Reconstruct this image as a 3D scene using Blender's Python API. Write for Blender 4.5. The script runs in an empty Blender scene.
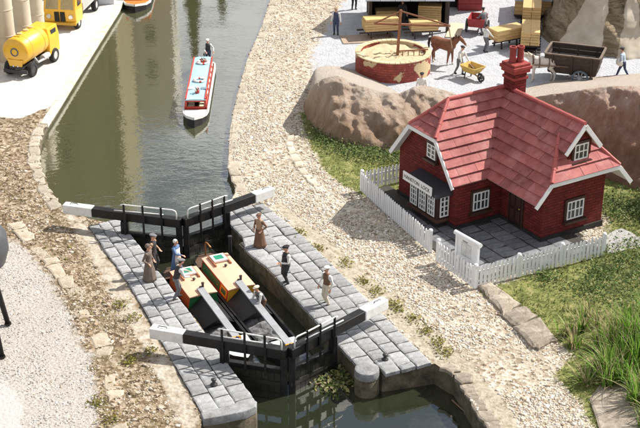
import bpy, bmesh, math, random
import numpy as np
from mathutils import Vector, Matrix
from mathutils.geometry import delaunay_2d_cdt
R = math.radians
random.seed(7); rng = np.random.default_rng(7)
S = bpy.context.scene; C = S.collection

# ---------------------------------------------------------------- camera
F_PX, PITCH, CAM_H = 1300.0, R(26), 25.9
cd = bpy.data.cameras.new('camera'); cam = bpy.data.objects.new('camera', cd); C.objects.link(cam)
cam.location = (0, 0, CAM_H); cam.rotation_euler = (R(90) - PITCH, 0, 0)
cd.sensor_width = 36; cd.lens = 36*F_PX/640; cd.clip_end = 3000; cd.clip_start = .1
S.camera = cam
# ---------------------------------------------------------------- sky, sun, exposure
SUN_AZ, SUN_EL = math.atan2(.90, .43), R(46)      # azimuth measured from +Y towards +X
w = bpy.data.worlds.new('World'); S.world = w; w.use_nodes = True
nt = w.node_tree; bg = nt.nodes['Background']
sky = nt.nodes.new('ShaderNodeTexSky'); sky.sky_type = 'NISHITA'; sky.sun_disc = False
sky.sun_elevation = SUN_EL; sky.sun_rotation = SUN_AZ; sky.dust_density = 2.0; sky.air_density = 1.0
tc = nt.nodes.new('ShaderNodeTexCoord'); mp = nt.nodes.new('ShaderNodeMapping'); mp.inputs['Scale'].default_value = (1, 1, 2.2)
cn = nt.nodes.new('ShaderNodeTexNoise'); cn.inputs['Scale'].default_value = 2.6; cn.inputs['Detail'].default_value = 8; cn.inputs['Roughness'].default_value = .58
cr = nt.nodes.new('ShaderNodeValToRGB'); cr.color_ramp.elements[0].position = .42; cr.color_ramp.elements[1].position = .60
cm = nt.nodes.new('ShaderNodeMixRGB'); cm.inputs['Color2'].default_value = (17, 17, 17.3, 1)
nt.links.new(tc.outputs['Generated'], mp.inputs[0]); nt.links.new(mp.outputs[0], cn.inputs['Vector'])
nt.links.new(cn.outputs['Fac'], cr.inputs[0]); nt.links.new(cr.outputs[0], cm.inputs[0])
nt.links.new(sky.outputs[0], cm.inputs['Color1']); nt.links.new(cm.outputs[0], bg.inputs[0])
bg.inputs[1].default_value = .05
sl = bpy.data.lights.new('sun', 'SUN'); sun = bpy.data.objects.new('sun', sl); C.objects.link(sun)
sl.energy = 5.0; sl.angle = R(.55); sl.color = (1, .95, .87)
sd = Vector((math.sin(SUN_AZ)*math.cos(SUN_EL), math.cos(SUN_AZ)*math.cos(SUN_EL), math.sin(SUN_EL)))
sun.rotation_euler = sd.to_track_quat('Z', 'Y').to_euler(); sun.location = (30, 60, 60)
vs = S.view_settings; vs.view_transform = 'Standard'; vs.look = 'None'; vs.exposure = .55; vs.gamma = 1

# ---------------------------------------------------------------- layout helpers
_s, _c = math.sin(PITCH), math.cos(PITCH)
def P(px, py, z=0.0):
    """ground plan position of a point surveyed from the photograph at height z"""
    u = (px-320)/F_PX; v = -(py-214)/F_PX
    d = Vector((u, _c+v*_s, -_s+v*_c)); t = (z-CAM_H)/d.z
    return Vector((d.x*t, d.y*t, z))
LO = P(120, 222); LA = Vector((.426, -.905, 0)); LP = Vector((.905, .426, 0))
def K(s, wd, z=0.0):                                   # lock frame: s downstream, wd across
    p = LO + LA*s + LP*wd; return Vector((p.x, p.y, z))
LOCK_ROT = math.atan2(LA.y, LA.x)
HB = R(31); BX = Vector((math.cos(HB), math.sin(HB), 0)); AX = Vector((math.sin(HB), -math.cos(HB), 0))
HO = P(540.5, 242)

# ---------------------------------------------------------------- materials
MATS = {}
def node_mat(name):
    m = bpy.data.materials.new(name); m.use_nodes = True
    n = m.node_tree.nodes; return m, m.node_tree, n['Principled BSDF']
def mat(name, col, rough=.7, var=.18, scale=6.0, bump=.0, bscale=None, metal=0.0, spec=None, rnd=0.0, col2=None, detail=6, coord='Object', dirt=None, coat=0):
    if name in MATS: return MATS[name]
    m, t, b = node_mat(name); N = t.nodes; L = t.links
    tcn = N.new('ShaderNodeTexCoord')
    no = N.new('ShaderNodeTexNoise'); no.inputs['Scale'].default_value = scale; no.inputs['Detail'].default_value = detail; no.inputs['Roughness'].default_value = .65
    L.new(tcn.outputs[coord], no.inputs['Vector'])
    rp = N.new('ShaderNodeValToRGB'); e = rp.color_ramp.elements
    e[0].position = .3; e[1].position = .7
    c2 = col2 if col2 else tuple(min(1, x*(1+var)) for x in col); c1 = tuple(x*(1-var) for x in col)
    e[0].color = (*c1, 1); e[1].color = (*c2, 1)
    L.new(no.outputs['Fac'], rp.inputs[0]); out = rp.outputs[0]
    if dirt:
        n3 = N.new('ShaderNodeTexNoise'); n3.inputs['Scale'].default_value = scale*.35; n3.inputs['Detail'].default_value = 8; n3.inputs['Roughness'].default_value = .7
        L.new(tcn.outputs[coord], n3.inputs['Vector'])
        r3 = N.new('ShaderNodeValToRGB'); r3.color_ramp.elements[0].position = .5; r3.color_ramp.elements[1].position = .72
        L.new(n3.outputs['Fac'], r3.inputs[0])
        mx = N.new('ShaderNodeMixRGB'); mx.inputs['Color2'].default_value = (*dirt, 1)
        L.new(r3.outputs[0], mx.inputs[0]); L.new(out, mx.inputs['Color1']); out = mx.outputs[0]
    if rnd:
        oi = N.new('ShaderNodeObjectInfo'); hs = N.new('ShaderNodeHueSaturation')
        mr = N.new('ShaderNodeMapRange'); mr.inputs['To Min'].default_value = 1-rnd; mr.inputs['To Max'].default_value = 1+rnd*.8
        L.new(oi.outputs['Random'], mr.inputs[0]); L.new(mr.outputs[0], hs.inputs['Value']); L.new(out, hs.inputs['Color']); out = hs.outputs[0]
    L.new(out, b.inputs['Base Color'])
    b.inputs['Roughness'].default_value = rough; b.inputs['Metallic'].default_value = metal
    if spec is not None: b.inputs['Specular IOR Level'].default_value = spec
    if coat: b.inputs['Coat Weight'].default_value = coat
    if bump:
        n2 = N.new('ShaderNodeTexNoise'); n2.inputs['Scale'].default_value = bscale or scale*3; n2.inputs['Detail'].default_value = 8; n2.inputs['Roughness'].default_value = .7
        L.new(tcn.outputs[coord], n2.inputs['Vector'])
        bp = N.new('ShaderNodeBump'); bp.inputs['Strength'].default_value = bump; bp.inputs['Distance'].default_value = .05
        L.new(n2.outputs['Fac'], bp.inputs['Height']); L.new(bp.outputs[0], b.inputs['Normal'])
    MATS[name] = m; return m
def brick_mat(name, c1, c2, mortar, sx=1.0, msize=.03, bump=.8, worn=None, polar=False):
    m, t, b = node_mat(name); N = t.nodes; L = t.links
    tcn = N.new('ShaderNodeTexCoord'); sp = N.new('ShaderNodeSeparateXYZ'); cb = N.new('ShaderNodeCombineXYZ')
    L.new(tcn.outputs['Object'], sp.inputs[0])
    if polar:
        at = N.new('ShaderNodeMath'); at.operation = 'ARCTAN2'; L.new(sp.outputs['Y'], at.inputs[0]); L.new(sp.outputs['X'], at.inputs[1])
        ml = N.new('ShaderNodeMath'); ml.operation = 'MULTIPLY'; ml.inputs[1].default_value = 2.2; L.new(at.outputs[0], ml.inputs[0]); L.new(ml.outputs[0], cb.inputs[0])
    else:
        ad = N.new('ShaderNodeMath'); ad.operation = 'ADD'; L.new(sp.outputs['X'], ad.inputs[0]); L.new(sp.outputs['Y'], ad.inputs[1]); L.new(ad.outputs[0], cb.inputs[0])
    L.new(sp.outputs['Z'], cb.inputs[1])
    br = N.new('ShaderNodeTexBrick'); br.inputs['Scale'].default_value = sx
    br.inputs['Brick Width'].default_value = .42; br.inputs['Row Height'].default_value = .17; br.inputs['Mortar Size'].default_value = msize*.6
    br.inputs['Mortar Smooth'].default_value = .25
    br.inputs['Color1'].default_value = (*c1, 1); br.inputs['Color2'].default_value = (*c2, 1); br.inputs['Mortar'].default_value = (*mortar, 1)
    nz = N.new('ShaderNodeTexNoise'); nz.inputs['Scale'].default_value = 3; nz.inputs['Detail'].default_value = 8
    L.new(tcn.outputs['Object'], nz.inputs['Vector'])
    va = N.new('ShaderNodeVectorMath'); va.operation = 'SCALE'; va.inputs['Scale'].default_value = .05
    L.new(nz.outputs['Color'], va.inputs[0])
    v2 = N.new('ShaderNodeVectorMath'); L.new(cb.outputs[0], v2.inputs[0]); L.new(va.outputs[0], v2.inputs[1])
    L.new(v2.outputs[0], br.inputs['Vector'])
    mx = N.new('ShaderNodeMixRGB'); mx.blend_type = 'OVERLAY'; mx.inputs[0].default_value = .5
    L.new(br.outputs['Color'], mx.inputs['Color1']); L.new(nz.outputs['Fac'], mx.inputs['Color2']); out = mx.outputs[0]
    if worn:
        n3 = N.new('ShaderNodeTexNoise'); n3.inputs['Scale'].default_value = .8; n3.inputs['Detail'].default_value = 3; L.new(tcn.outputs['Object'], n3.inputs['Vector'])
        r3 = N.new('ShaderNodeValToRGB'); r3.color_ramp.elements[0].position = .57; r3.color_ramp.elements[1].position = .6; L.new(n3.outputs['Fac'], r3.inputs[0])
        m3 = N.new('ShaderNodeMixRGB'); m3.inputs['Color2'].default_value = (*worn, 1); L.new(r3.outputs[0], m3.inputs[0]); L.new(out, m3.inputs['Color1']); out = m3.outputs[0]
    L.new(out, b.inputs['Base Color']); b.inputs['Roughness'].default_value = .8; b.inputs['Specular IOR Level'].default_value = .3
    bp = N.new('ShaderNodeBump'); bp.inputs['Strength'].default_value = bump; bp.inputs['Distance'].default_value = .04; bp.invert = True
    L.new(br.outputs['Fac'], bp.inputs['Height']); L.new(bp.outputs[0], b.inputs['Normal'])
    MATS[name] = m; return m

# ---------------------------------------------------------------- mesh helpers
class MB:
    def __init__(s): s.v = []; s.f = []; s.m = []
    def add(s, vs_, fs, m=0):
        o = len(s.v); s.v += [tuple(v) for v in vs_]
        for f in fs: s.f.append(tuple(o+i for i in f)); s.m.append(m)
        return s
    def box(s, c, d, rot=None, m=0):
        x, y, z = d[0]/2, d[1]/2, d[2]/2
        pts = [Vector(p) for p in ((-x,-y,-z),(x,-y,-z),(x,y,-z),(-x,y,-z),(-x,-y,z),(x,-y,z),(x,y,z),(-x,y,z))]
        if rot is not None:
            if not isinstance(rot, Matrix): rot = Matrix.Rotation(rot, 3, 'Z')
            pts = [rot @ p for p in pts]
        c = Vector(c)
        return s.add([p+c for p in pts], [(0,3,2,1),(4,5,6,7),(0,1,5,4),(1,2,6,5),(2,3,7,6),(3,0,4,7)], m)
    def bar(s, a, b, wd, h, m=0, up=Vector((0,0,1))):
        a, b = Vector(a), Vector(b); d = (b-a); l = d.length; x = d.normalized()
        y = up.cross(x)
        if y.length < 1e-4: y = Vector((0,1,0)).cross(x)
        y.normalize(); z = x.cross(y)
        return s.box((a+b)/2, (l, wd, h), Matrix((x, y, z)).transposed(), m)
    def prism(s, poly, z0, z1, m=0, inset=0, top=None):
        n = len(poly); cx = sum(p[0] for p in poly)/n; cy = sum(p[1] for p in poly)/n
        vv = [(p[0], p[1], z0) for p in poly]
        zt = z1-(inset*.5 if inset else 0)
        vv += [(p[0], p[1], zt) for p in poly]
        fs = [tuple(range(n-1, -1, -1))]
        for i in range(n): fs.append((i, (i+1) % n, n+(i+1) % n, n+i))
        if inset:
            for p in poly:
                d = Vector((cx-p[0], cy-p[1])); l = d.length or 1; k = min(inset/l*1.3, .5)
                vv.append((p[0]+d.x*k, p[1]+d.y*k, z1))
            for i in range(n): fs.append((n+i, n+(i+1) % n, 2*n+(i+1) % n, 2*n+i))
            fs.append(tuple(range(2*n, 3*n)))
        else: fs.append(tuple(range(n, 2*n)))
        return s.add(vv, fs, m)
    def loft(s, rings, m=0, cap=True, closed=True):
        n = len(rings[0]); vv = [p for r in rings for p in r]; fs = []
        for k in range(len(rings)-1):
            for i in range(n if closed else n-1):
                j = (i+1) % n; fs.append((k*n+i, k*n+j, (k+1)*n+j, (k+1)*n+i))
        if cap: fs.append(tuple(range(n-1, -1, -1))); fs.append(tuple((len(rings)-1)*n+i for i in range(n)))
        return s.add(vv, fs, m)
    def tube(s, pts, rad, n=8, m=0, cap=True):
        pts = [Vector(p) for p in pts]; rr = rad if isinstance(rad, (list, tuple)) else [rad]*len(pts)
        rings = []; prev = None
        for i, p in enumerate(pts):
            d = (pts[min(i+1, len(pts)-1)]-pts[max(i-1, 0)]).normalized()
            if prev is None:
                a = Vector((0,0,1)) if abs(d.z) < .9 else Vector((1,0,0)); x = d.cross(a).normalized()
            else:
                x = (prev-d*prev.dot(d)).normalized()
            prev = x; y = d.cross(x)
            r = rr[i]; rx, ry = (r if isinstance(r, tuple) else (r, r))
            rings.append([p+x*(rx*math.cos(2*math.pi*k/n))+y*(ry*math.sin(2*math.pi*k/n)) for k in range(n)])
        return s.loft(rings, m, cap)
    def ell(s, c, r, n=12, k=8, m=0, rot=None):
        c = Vector(c); vv = []; fs = []
        for j in range(k+1):
            th = math.pi*j/k
            for i in range(n):
                ph = 2*math.pi*i/n
                p = Vector((r[0]*math.sin(th)*math.cos(ph), r[1]*math.sin(th)*math.sin(ph), r[2]*math.cos(th)))
                if rot is not None: p = rot @ p
                vv.append(p+c)
        for j in range(k):
            for i in range(n):
                a = j*n+i; b = j*n+(i+1) % n; fs.append((a, a+n, b+n, b))
        return s.add(vv, fs, m)
    def lathe(s, prof, n=24, c=(0,0,0), m=0, axis='Z', cap=False):
        c = Vector(c); rings = []
        for r, z in prof:
            ring = []
            for i in range(n):
                a = 2*math.pi*i/n
                p = (r*math.cos(a), r*math.sin(a), z)
                if axis == 'X': p = (p[2], p[0], p[1])
                if axis == 'Y': p = (p[1], p[2], p[0])
                ring.append(Vector(p)+c)
            rings.append(ring)
        return s.loft(rings, m, cap)
    def mesh(s, name, mats, smooth=False):
        me = bpy.data.meshes.new(name); me.from_pydata(s.v, [], s.f)
        for m_ in (mats if isinstance(mats, (list, tuple)) else [mats]): me.materials.append(m_)
        if any(s.m): me.polygons.foreach_set('material_index', s.m)
        if smooth: me.polygons.foreach_set('use_smooth', [True]*len(me.polygons))
        me.update(); return me
def link(name, me, parent=None, loc=None, rotz=None):
    o = bpy.data.objects.new(name, me); C.objects.link(o)
    if parent: o.parent = parent
    if loc is not None: o.location = loc
    if rotz is not None: o.rotation_euler = (0, 0, rotz)
    return o
def fixn(me):
    bm = bmesh.new(); bm.from_mesh(me); bmesh.ops.remove_doubles(bm, verts=bm.verts, dist=1e-5); bmesh.ops.recalc_face_normals(bm, faces=bm.faces); bm.to_mesh(me); bm.free()
def obj(name, mb, mats, parent=None, loc=None, rotz=None, smooth=False, bevel=0, fix=True):
    me = mb.mesh(name, mats, smooth)
    if fix: fixn(me)
    o = link(name, me, parent, loc, rotz)
    if bevel:
        b = o.modifiers.new('bevel', 'BEVEL'); b.width = bevel; b.segments = 2; b.limit_method = 'ANGLE'; b.angle_limit = R(40)
    return o
def smooth_angle(o, ang=40):
    me = o.data; me.polygons.foreach_set('use_smooth', [True]*len(me.polygons))
    bm = bmesh.new(); bm.from_mesh(me)
    for e in bm.edges:
        e.smooth = not (len(e.link_faces) == 2 and e.calc_face_angle(0) > R(ang))
    bm.to_mesh(me); bm.free(); return o
def tag(o, label, cat, group=None):
    o['label'] = label; o['category'] = cat
    if group: o['group'] = group
    return o
def thing(name, label, cat, loc=(0,0,0), rotz=0, group=None):
    o = bpy.data.objects.new(name, None); C.objects.link(o); o.empty_display_size = .2
    o.location = loc; o.rotation_euler = (0, 0, rotz); return tag(o, label, cat, group)
def structure(o): o['kind'] = 'structure'; return o
def stuff(o, label=None, cat=None):
    o['kind'] = 'stuff'
    if label: o['label'] = label
    if cat: o['category'] = cat
    return o
def inpoly(x, y, poly):
    x = np.asarray(x); y = np.asarray(y); r = np.zeros(x.shape, bool); n = len(poly)
    for i in range(n):
        x1, y1 = poly[i][0], poly[i][1]; x2, y2 = poly[(i+1) % n][0], poly[(i+1) % n][1]
        if y1 == y2: continue
        c_ = ((y1 > y) != (y2 > y)) & (x < (x2-x1)*(y-y1)/(y2-y1)+x1); r ^= c_
    return r
def pdist(x, y, poly, closed=True):
    d = np.full(np.asarray(x).shape, 1e9); n = len(poly)
    for i in range(n if closed else n-1):
        ax, ay = poly[i][0], poly[i][1]; bx, by = poly[(i+1) % n][0], poly[(i+1) % n][1]
        dx, dy = bx-ax, by-ay; l2 = dx*dx+dy*dy or 1e-9
        t = np.clip(((x-ax)*dx+(y-ay)*dy)/l2, 0, 1)
        d = np.minimum(d, np.hypot(x-ax-t*dx, y-ay-t*dy))
    return d
def resample(pts, step):
    pts = [Vector(p) for p in pts]; out = []; L_ = [0]
    for a, b in zip(pts, pts[1:]): L_.append(L_[-1]+(b-a).length)
    n = max(1, round(L_[-1]/step))
    for k in range(n+1):
        t = L_[-1]*k/n; i = 0
        while i < len(pts)-2 and L_[i+1] < t: i += 1
        f = (t-L_[i])/max(1e-9, L_[i+1]-L_[i]); out.append(pts[i].lerp(pts[i+1], f))
    return out
def vnoise(x, y, sc, seed=0):
    """smooth value noise, numpy"""
    x = np.asarray(x)*sc+seed*17.3; y = np.asarray(y)*sc+seed*9.1
    xi = np.floor(x); yi = np.floor(y); fx = x-xi; fy = y-yi
    fx = fx*fx*(3-2*fx); fy = fy*fy*(3-2*fy)
    def h(a, b): return np.modf(np.abs(np.sin(a*127.1+b*311.7+seed*3.7)*43758.5453))[0]
    return (h(xi, yi)*(1-fx)+h(xi+1, yi)*fx)*(1-fy)+(h(xi, yi+1)*(1-fx)+h(xi+1, yi+1)*fx)*fy
def fbm(x, y, sc, seed=0, o=4):
    r = 0; a = .5
    for k in range(o): r = r+a*vnoise(x, y, sc*2**k, seed+k*5); a *= .5
    return r
def pxpoly(lst): return [P(*p) for p in lst]

# ================================================================ SETTING
Z_UP, Z_LOW = -.40, -.95
right_edge_px = [(276,-30),(270,0),(262,25),(247,60),(237,95),(230,130),(228,165),(236,190)]
REDGE = [P(*p) for p in right_edge_px]+[K(1.2,4.5),K(2.1,4.4),K(4.15,4.42),K(4.2,4.05),K(8,4.3),K(13,4.36),K(15.15,4.3),K(15.3,4.9),K(15.8,5.0),K(16.0,6.0),K(16.15,7.0)]
REDGE += [P(441,366)]
RLOW = [P(441,366),P(455,374),P(472,402),P(490,430),P(530,520)]
LEDGE = [P(*p) for p in [(125,-5),(122,3),(92,50),(57,107),(44,128),(39,145),(40,165),(50,190),(64,207),(88,217)]]+[K(-.1,-.3),K(0,0),K(3,.04),K(10,.12),K(13.5,.0),K(15.5,.02),K(15.75,-.3),K(15.95,-2.1)]
LEDGE += [P(200,445),P(215,520)]
FAR = 260
right_poly = [Vector((-12.4,FAR)), Vector((-12.4,97)), Vector((-3.0,97))]+[Vector((p.x,p.y)) for p in REDGE+RLOW[1:]]+[Vector((6,8)), Vector((6,-60)), Vector((200,-60)), Vector((200,FAR))]
left_poly = [Vector((-12.4,FAR)), Vector((-12.4,97))]+[Vector((p.x,p.y)) for p in LEDGE]+[Vector((-1.5,8)), Vector((-1.5,-60)), Vector((-200,-60)), Vector((-200,FAR))]

# zones in plan
Z_yard = pxpoly([(352,-14),(338,10),(326,30),(312,52),(312,78),(440,110),(565,110),(640,100),(760,80),(760,-25),(352,-25)])
Z_quay = pxpoly([(-40,112),(20,118),(57,104),(92,48),(124,-2),(124,-30),(-120,-30)])
Z_grass1 = pxpoly([(300,112),(308,140),(322,168),(344,186),(368,197),(420,200),(470,150),(460,105)])
Z_grass2 = [HO+BX*1.9+AX*1.6]+pxpoly([(478,292),(500,303),(545,335),(572,352),(556,376),(582,405),(600,440),(720,470),(820,260),(760,165),(640,165),(600,150)])+[HO+BX*4.2-AX*6, HO+BX*4.2-AX*.3]
Z_path = pxpoly([(-60,232),(18,240),(48,275),(72,318),(92,362),(100,440),(-60,440)])
Z_pave = pxpoly([(-60,372),(4,380),(20,400),(24,440),(-60,440)])
Z_cement = pxpoly([(64,210),(88,222),(112,262),(130,290),(160,340),(185,385),(202,430),(186,436),(168,396),(146,352),(118,304),(98,268),(72,226)])
Z_strip = [K(1.2,6.9),K(16,7.0),P(452,372),P(478,408),P(500,440),P(530,440),P(500,395),P(455,350)]+[K(11,8.0),K(6,7.7),K(1.2,7.4)]
ZONES = dict(yard=Z_yard, quay=Z_quay, grass1=Z_grass1, grass2=Z_grass2, path=Z_path, pave=Z_pave, cement=Z_cement, strip=Z_strip)

def land(name, poly, soil_default):
    bnd = []; pol2 = [Vector((p.x, p.y)) for p in poly]
    n = len(pol2); pts = []; edges = []
    for i in range(n):
        a, b = pol2[i], pol2[(i+1) % n]
        k = max(1, int((b-a).length/(.5 if (max(abs(a.x), abs(b.x)) < 30 and 20 < a.y < 100) else 20)))
        for j in range(k):
            q = a.lerp(b, j/k)
            pts.append(q)
    nb = len(pts); edges = [(i, (i+1) % nb) for i in range(nb)]
    gx, gy = np.meshgrid(np.arange(-26, 30, .36), np.arange(30, 92, .42))
    gx = gx.ravel()+rng.uniform(-.12, .12, gx.size); gy = gy.ravel()+rng.uniform(-.12, .12, gy.size)
    cx, cy = np.meshgrid(np.arange(-190, 195, 12.), np.arange(-50, FAR-5, 12.)); cx = cx.ravel()+.37; cy = cy.ravel()+.21
    far = ~((cx > -28) & (cx < 32) & (cy > 28) & (cy < 94))
    X = np.concatenate([gx, cx[far]]); Y = np.concatenate([gy, cy[far]])
    tp = [(p.x, p.y) for p in pts]
    ok = inpoly(X, Y, tp) & (pdist(X, Y, tp) > .15)
    allp = pts+[Vector((a, b)) for a, b in zip(X[ok], Y[ok])]
    r = delaunay_2d_cdt(allp, edges, [list(range(nb))], 1, 1e-4)
    V = np.array([(v.x, v.y) for v in r[0]]); Fc = [tuple(f) for f in r[2]]
    x, y = V[:, 0], V[:, 1]
    wts = {}
    for k, zp in ZONES.items():
        d = pdist(x, y, zp); ins = inpoly(x, y, zp)
        wts[k] = np.clip(.5+np.where(ins, d, -d)/(1.0 if k in ('quay','pave') else 2.2), 0, 1)
    flat = np.clip(wts['yard']+wts['quay']+wts['pave'], 0, 1)
    z = (fbm(x, y, .7, 3)-.45)*.16*(1-flat)-.05*(1-flat)
    db = pdist(x, y, tp); z = np.where(db < .4, np.minimum(z, -.02), z)
    inl = np.abs(x) < 40
    z = np.where(inl, z, 0)
    # skirt down at the boundary (bank wall)
    bidx = list(range(nb))
    order = [min(range(1), default=0)]
    verts = [(a, b, c_) for a, b, c_ in zip(x, y, z)]
    orig = r[3]; bmap = {}
    for vi, ol in enumerate(orig):
        for q in ol:
            if q < nb: bmap[q] = vi
    nv = len(verts); low = {}
    for i in range(nb):
        vi = bmap[i]; low[i] = len(verts); verts.append((verts[vi][0], verts[vi][1], -2.6))
    faces = list(Fc)+[(bmap[i], bmap[(i+1) % nb], low[(i+1) % nb], low[i]) for i in range(nb)]
    me = bpy.data.meshes.new(name); me.from_pydata(verts, [], faces)
    me.materials.append(ground_mat(name+'_soil', soil_default)); me.materials.append(bank_wall)
    mi = [0]*len(Fc)+[1]*nb; me.polygons.foreach_set('material_index', mi)
    for k in ('yard', 'quay', 'path', 'pave', 'cement', 'strip'):
        at = me.attributes.new(k, 'FLOAT', 'POINT'); at.data.foreach_set('value', np.concatenate([wts[k], np.zeros(nb)]))
    at = me.attributes.new('grass', 'FLOAT', 'POINT'); at.data.foreach_set('value', np.concatenate([np.maximum(wts['grass1'], wts['grass2']), np.zeros(nb)]))
    fixn_keep(me)
    o = link(name, me); return structure(o)
def fixn_keep(me):
    bm = bmesh.new(); bm.from_mesh(me); bmesh.ops.recalc_face_normals(bm, faces=bm.faces)
    up = sum(f.normal.z*f.calc_area() for f in bm.faces)
    if up < 0: bmesh.ops.reverse_faces(bm, faces=bm.faces)
    bm.to_mesh(me); bm.free()
def ground_mat(name, base):
    m, t, b = node_mat(name); N = t.nodes; L = t.links
    tcn = N.new('ShaderNodeTexCoord')
    def noise(sc, det=8, ro=.65):
        n = N.new('ShaderNodeTexNoise'); n.inputs['Scale'].default_value = sc; n.inputs['Detail'].default_value = det; n.inputs['Roughness'].default_value = ro
        L.new(tcn.outputs['Object'], n.inputs['Vector']); return n.outputs['Fac']
    def ramp(f, stops):
        r = N.new('ShaderNodeValToRGB'); e = r.color_ramp.elements
        while len(e) < len(stops): e.new(.5)
        for q, (p, c) in zip(e, stops): q.position = p; q.color = (*c, 1)
        L.new(f, r.inputs[0]); return r.outputs[0]
    def vor(sc):
        v = N.new('ShaderNodeTexVoronoi'); v.inputs['Scale'].default_value = sc; L.new(tcn.outputs['Object'], v.inputs['Vector']); return v
    brk = noise(1.3, 10, .75)
    v1 = vor(7.0)
    if base == 'gravel':
        hsv = N.new('ShaderNodeSeparateColor'); L.new(v1.outputs['Color'], hsv.inputs[0])
        col = ramp(hsv.outputs[0], [(0, (.20,.15,.10)), (.25, (.40,.33,.25)), (.6, (.52,.45,.36)), (1, (.64,.58,.50))])
        mx = N.new('ShaderNodeMixRGB'); mx.inputs['Color2'].default_value = (.26,.20,.14,1)
        L.new(ramp(noise(.5, 5), [(.5, (0,0,0)), (.75, (.7,.7,.7))]), mx.inputs[0]); L.new(col, mx.inputs['Color1']); col = mx.outputs[0]
    else:
        hsv = N.new('ShaderNodeSeparateColor'); L.new(v1.outputs['Color'], hsv.inputs[0])
        col = ramp(hsv.outputs[0], [(0, (.10,.07,.04)), (.4, (.22,.16,.10)), (.75, (.36,.28,.19)), (1, (.52,.44,.35))])
        mx = N.new('ShaderNodeMixRGB'); mx.inputs['Color2'].default_value = (.11,.09,.035,1)
        L.new(ramp(noise(.55, 6), [(.52, (0,0,0)), (.7, (.6,.6,.6))]), mx.inputs[0]); L.new(col, mx.inputs['Color1']); col = mx.outputs[0]
    fine = noise(28, 8, .8)
    layers = [
        ('cement', ramp(noise(3), [(.3, (.28,.22,.15)), (.48, (.48,.42,.34)), (.7, (.60,.56,.50))])),
        ('strip', ramp(noise(3.5), [(.3, (.24,.20,.13)), (.5, (.44,.39,.30)), (.75, (.58,.53,.44))])),
        ('path', ramp(noise(16, 6, .75), [(.36, (.17,.15,.14)), (.46, (.44,.40,.36)), (.56, (.52,.49,.45)), (.75, (.61,.58,.54))])),
        ('pave', ramp(noise(20), [(.3, (.48,.45,.43)), (.7, (.60,.57,.55))])),
        ('quay', ramp(noise(2.2), [(.25, (.58,.54,.48)), (.5, (.69,.66,.61)), (.8, (.74,.72,.68))])),
        ('yard', ramp(noise(1.6), [(.3, (.38,.39,.41)), (.5, (.46,.47,.50)), (.75, (.53,.54,.55))])),
        ('grass', ramp(noise(2.4), [(.3, (.08,.095,.03)), (.47, (.16,.18,.055)), (.58, (.27,.27,.10)), (.75, (.38,.33,.20))])),
    ]
    for k, c in layers:
        a = N.new('ShaderNodeAttribute'); a.attribute_name = k
        ad = N.new('ShaderNodeMath'); ad.operation = 'ADD'; L.new(a.outputs['Fac'], ad.inputs[0]); L.new(brk, ad.inputs[1])
        mr = N.new('ShaderNodeMapRange'); mr.inputs['From Min'].default_value = .92; mr.inputs['From Max'].default_value = 1.08; L.new(ad.outputs[0], mr.inputs[0])
        mx = N.new('ShaderNodeMixRGB'); L.new(mr.outputs[0], mx.inputs[0]); L.new(col, mx.inputs['Color1']); L.new(c, mx.inputs['Color2']); col = mx.outputs[0]
    ov = N.new('ShaderNodeMixRGB'); ov.blend_type = 'OVERLAY'; ov.inputs[0].default_value = .45; L.new(col, ov.inputs['Color1']); L.new(fine, ov.inputs['Color2'])
    L.new(ov.outputs[0], b.inputs['Base Color']); b.inputs['Roughness'].default_value = .95; b.inputs['Specular IOR Level'].default_value = .15
    bp = N.new('ShaderNodeBump'); bp.inputs['Strength'].default_value = .7; bp.inputs['Distance'].default_value = .06
    am = N.new('ShaderNodeMath'); am.operation = 'ADD'; L.new(fine, am.inputs[0]); L.new(v1.outputs['Distance'], am.inputs[1])
    L.new(am.outputs[0], bp.inputs['Height']); L.new(bp.outputs[0], b.inputs['Normal'])
    return m
bank_wall = mat('bank_wall', (.085,.068,.042), .9, .5, 2.2, .9, 6, col2=(.20,.165,.11), dirt=(.06,.065,.02))
stone = mat('lock_stone', (.30,.30,.31), .88, .28, 3.5, .8, 12, rnd=.2, col2=(.44,.45,.46), dirt=(.19,.18,.165))
joint = mat('joint_dark', (.05,.045,.038), .95, .4, 5, .5)
land('ground_towpath', right_poly, 'gravel')
land('ground_quay', left_poly, 'soil')

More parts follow.
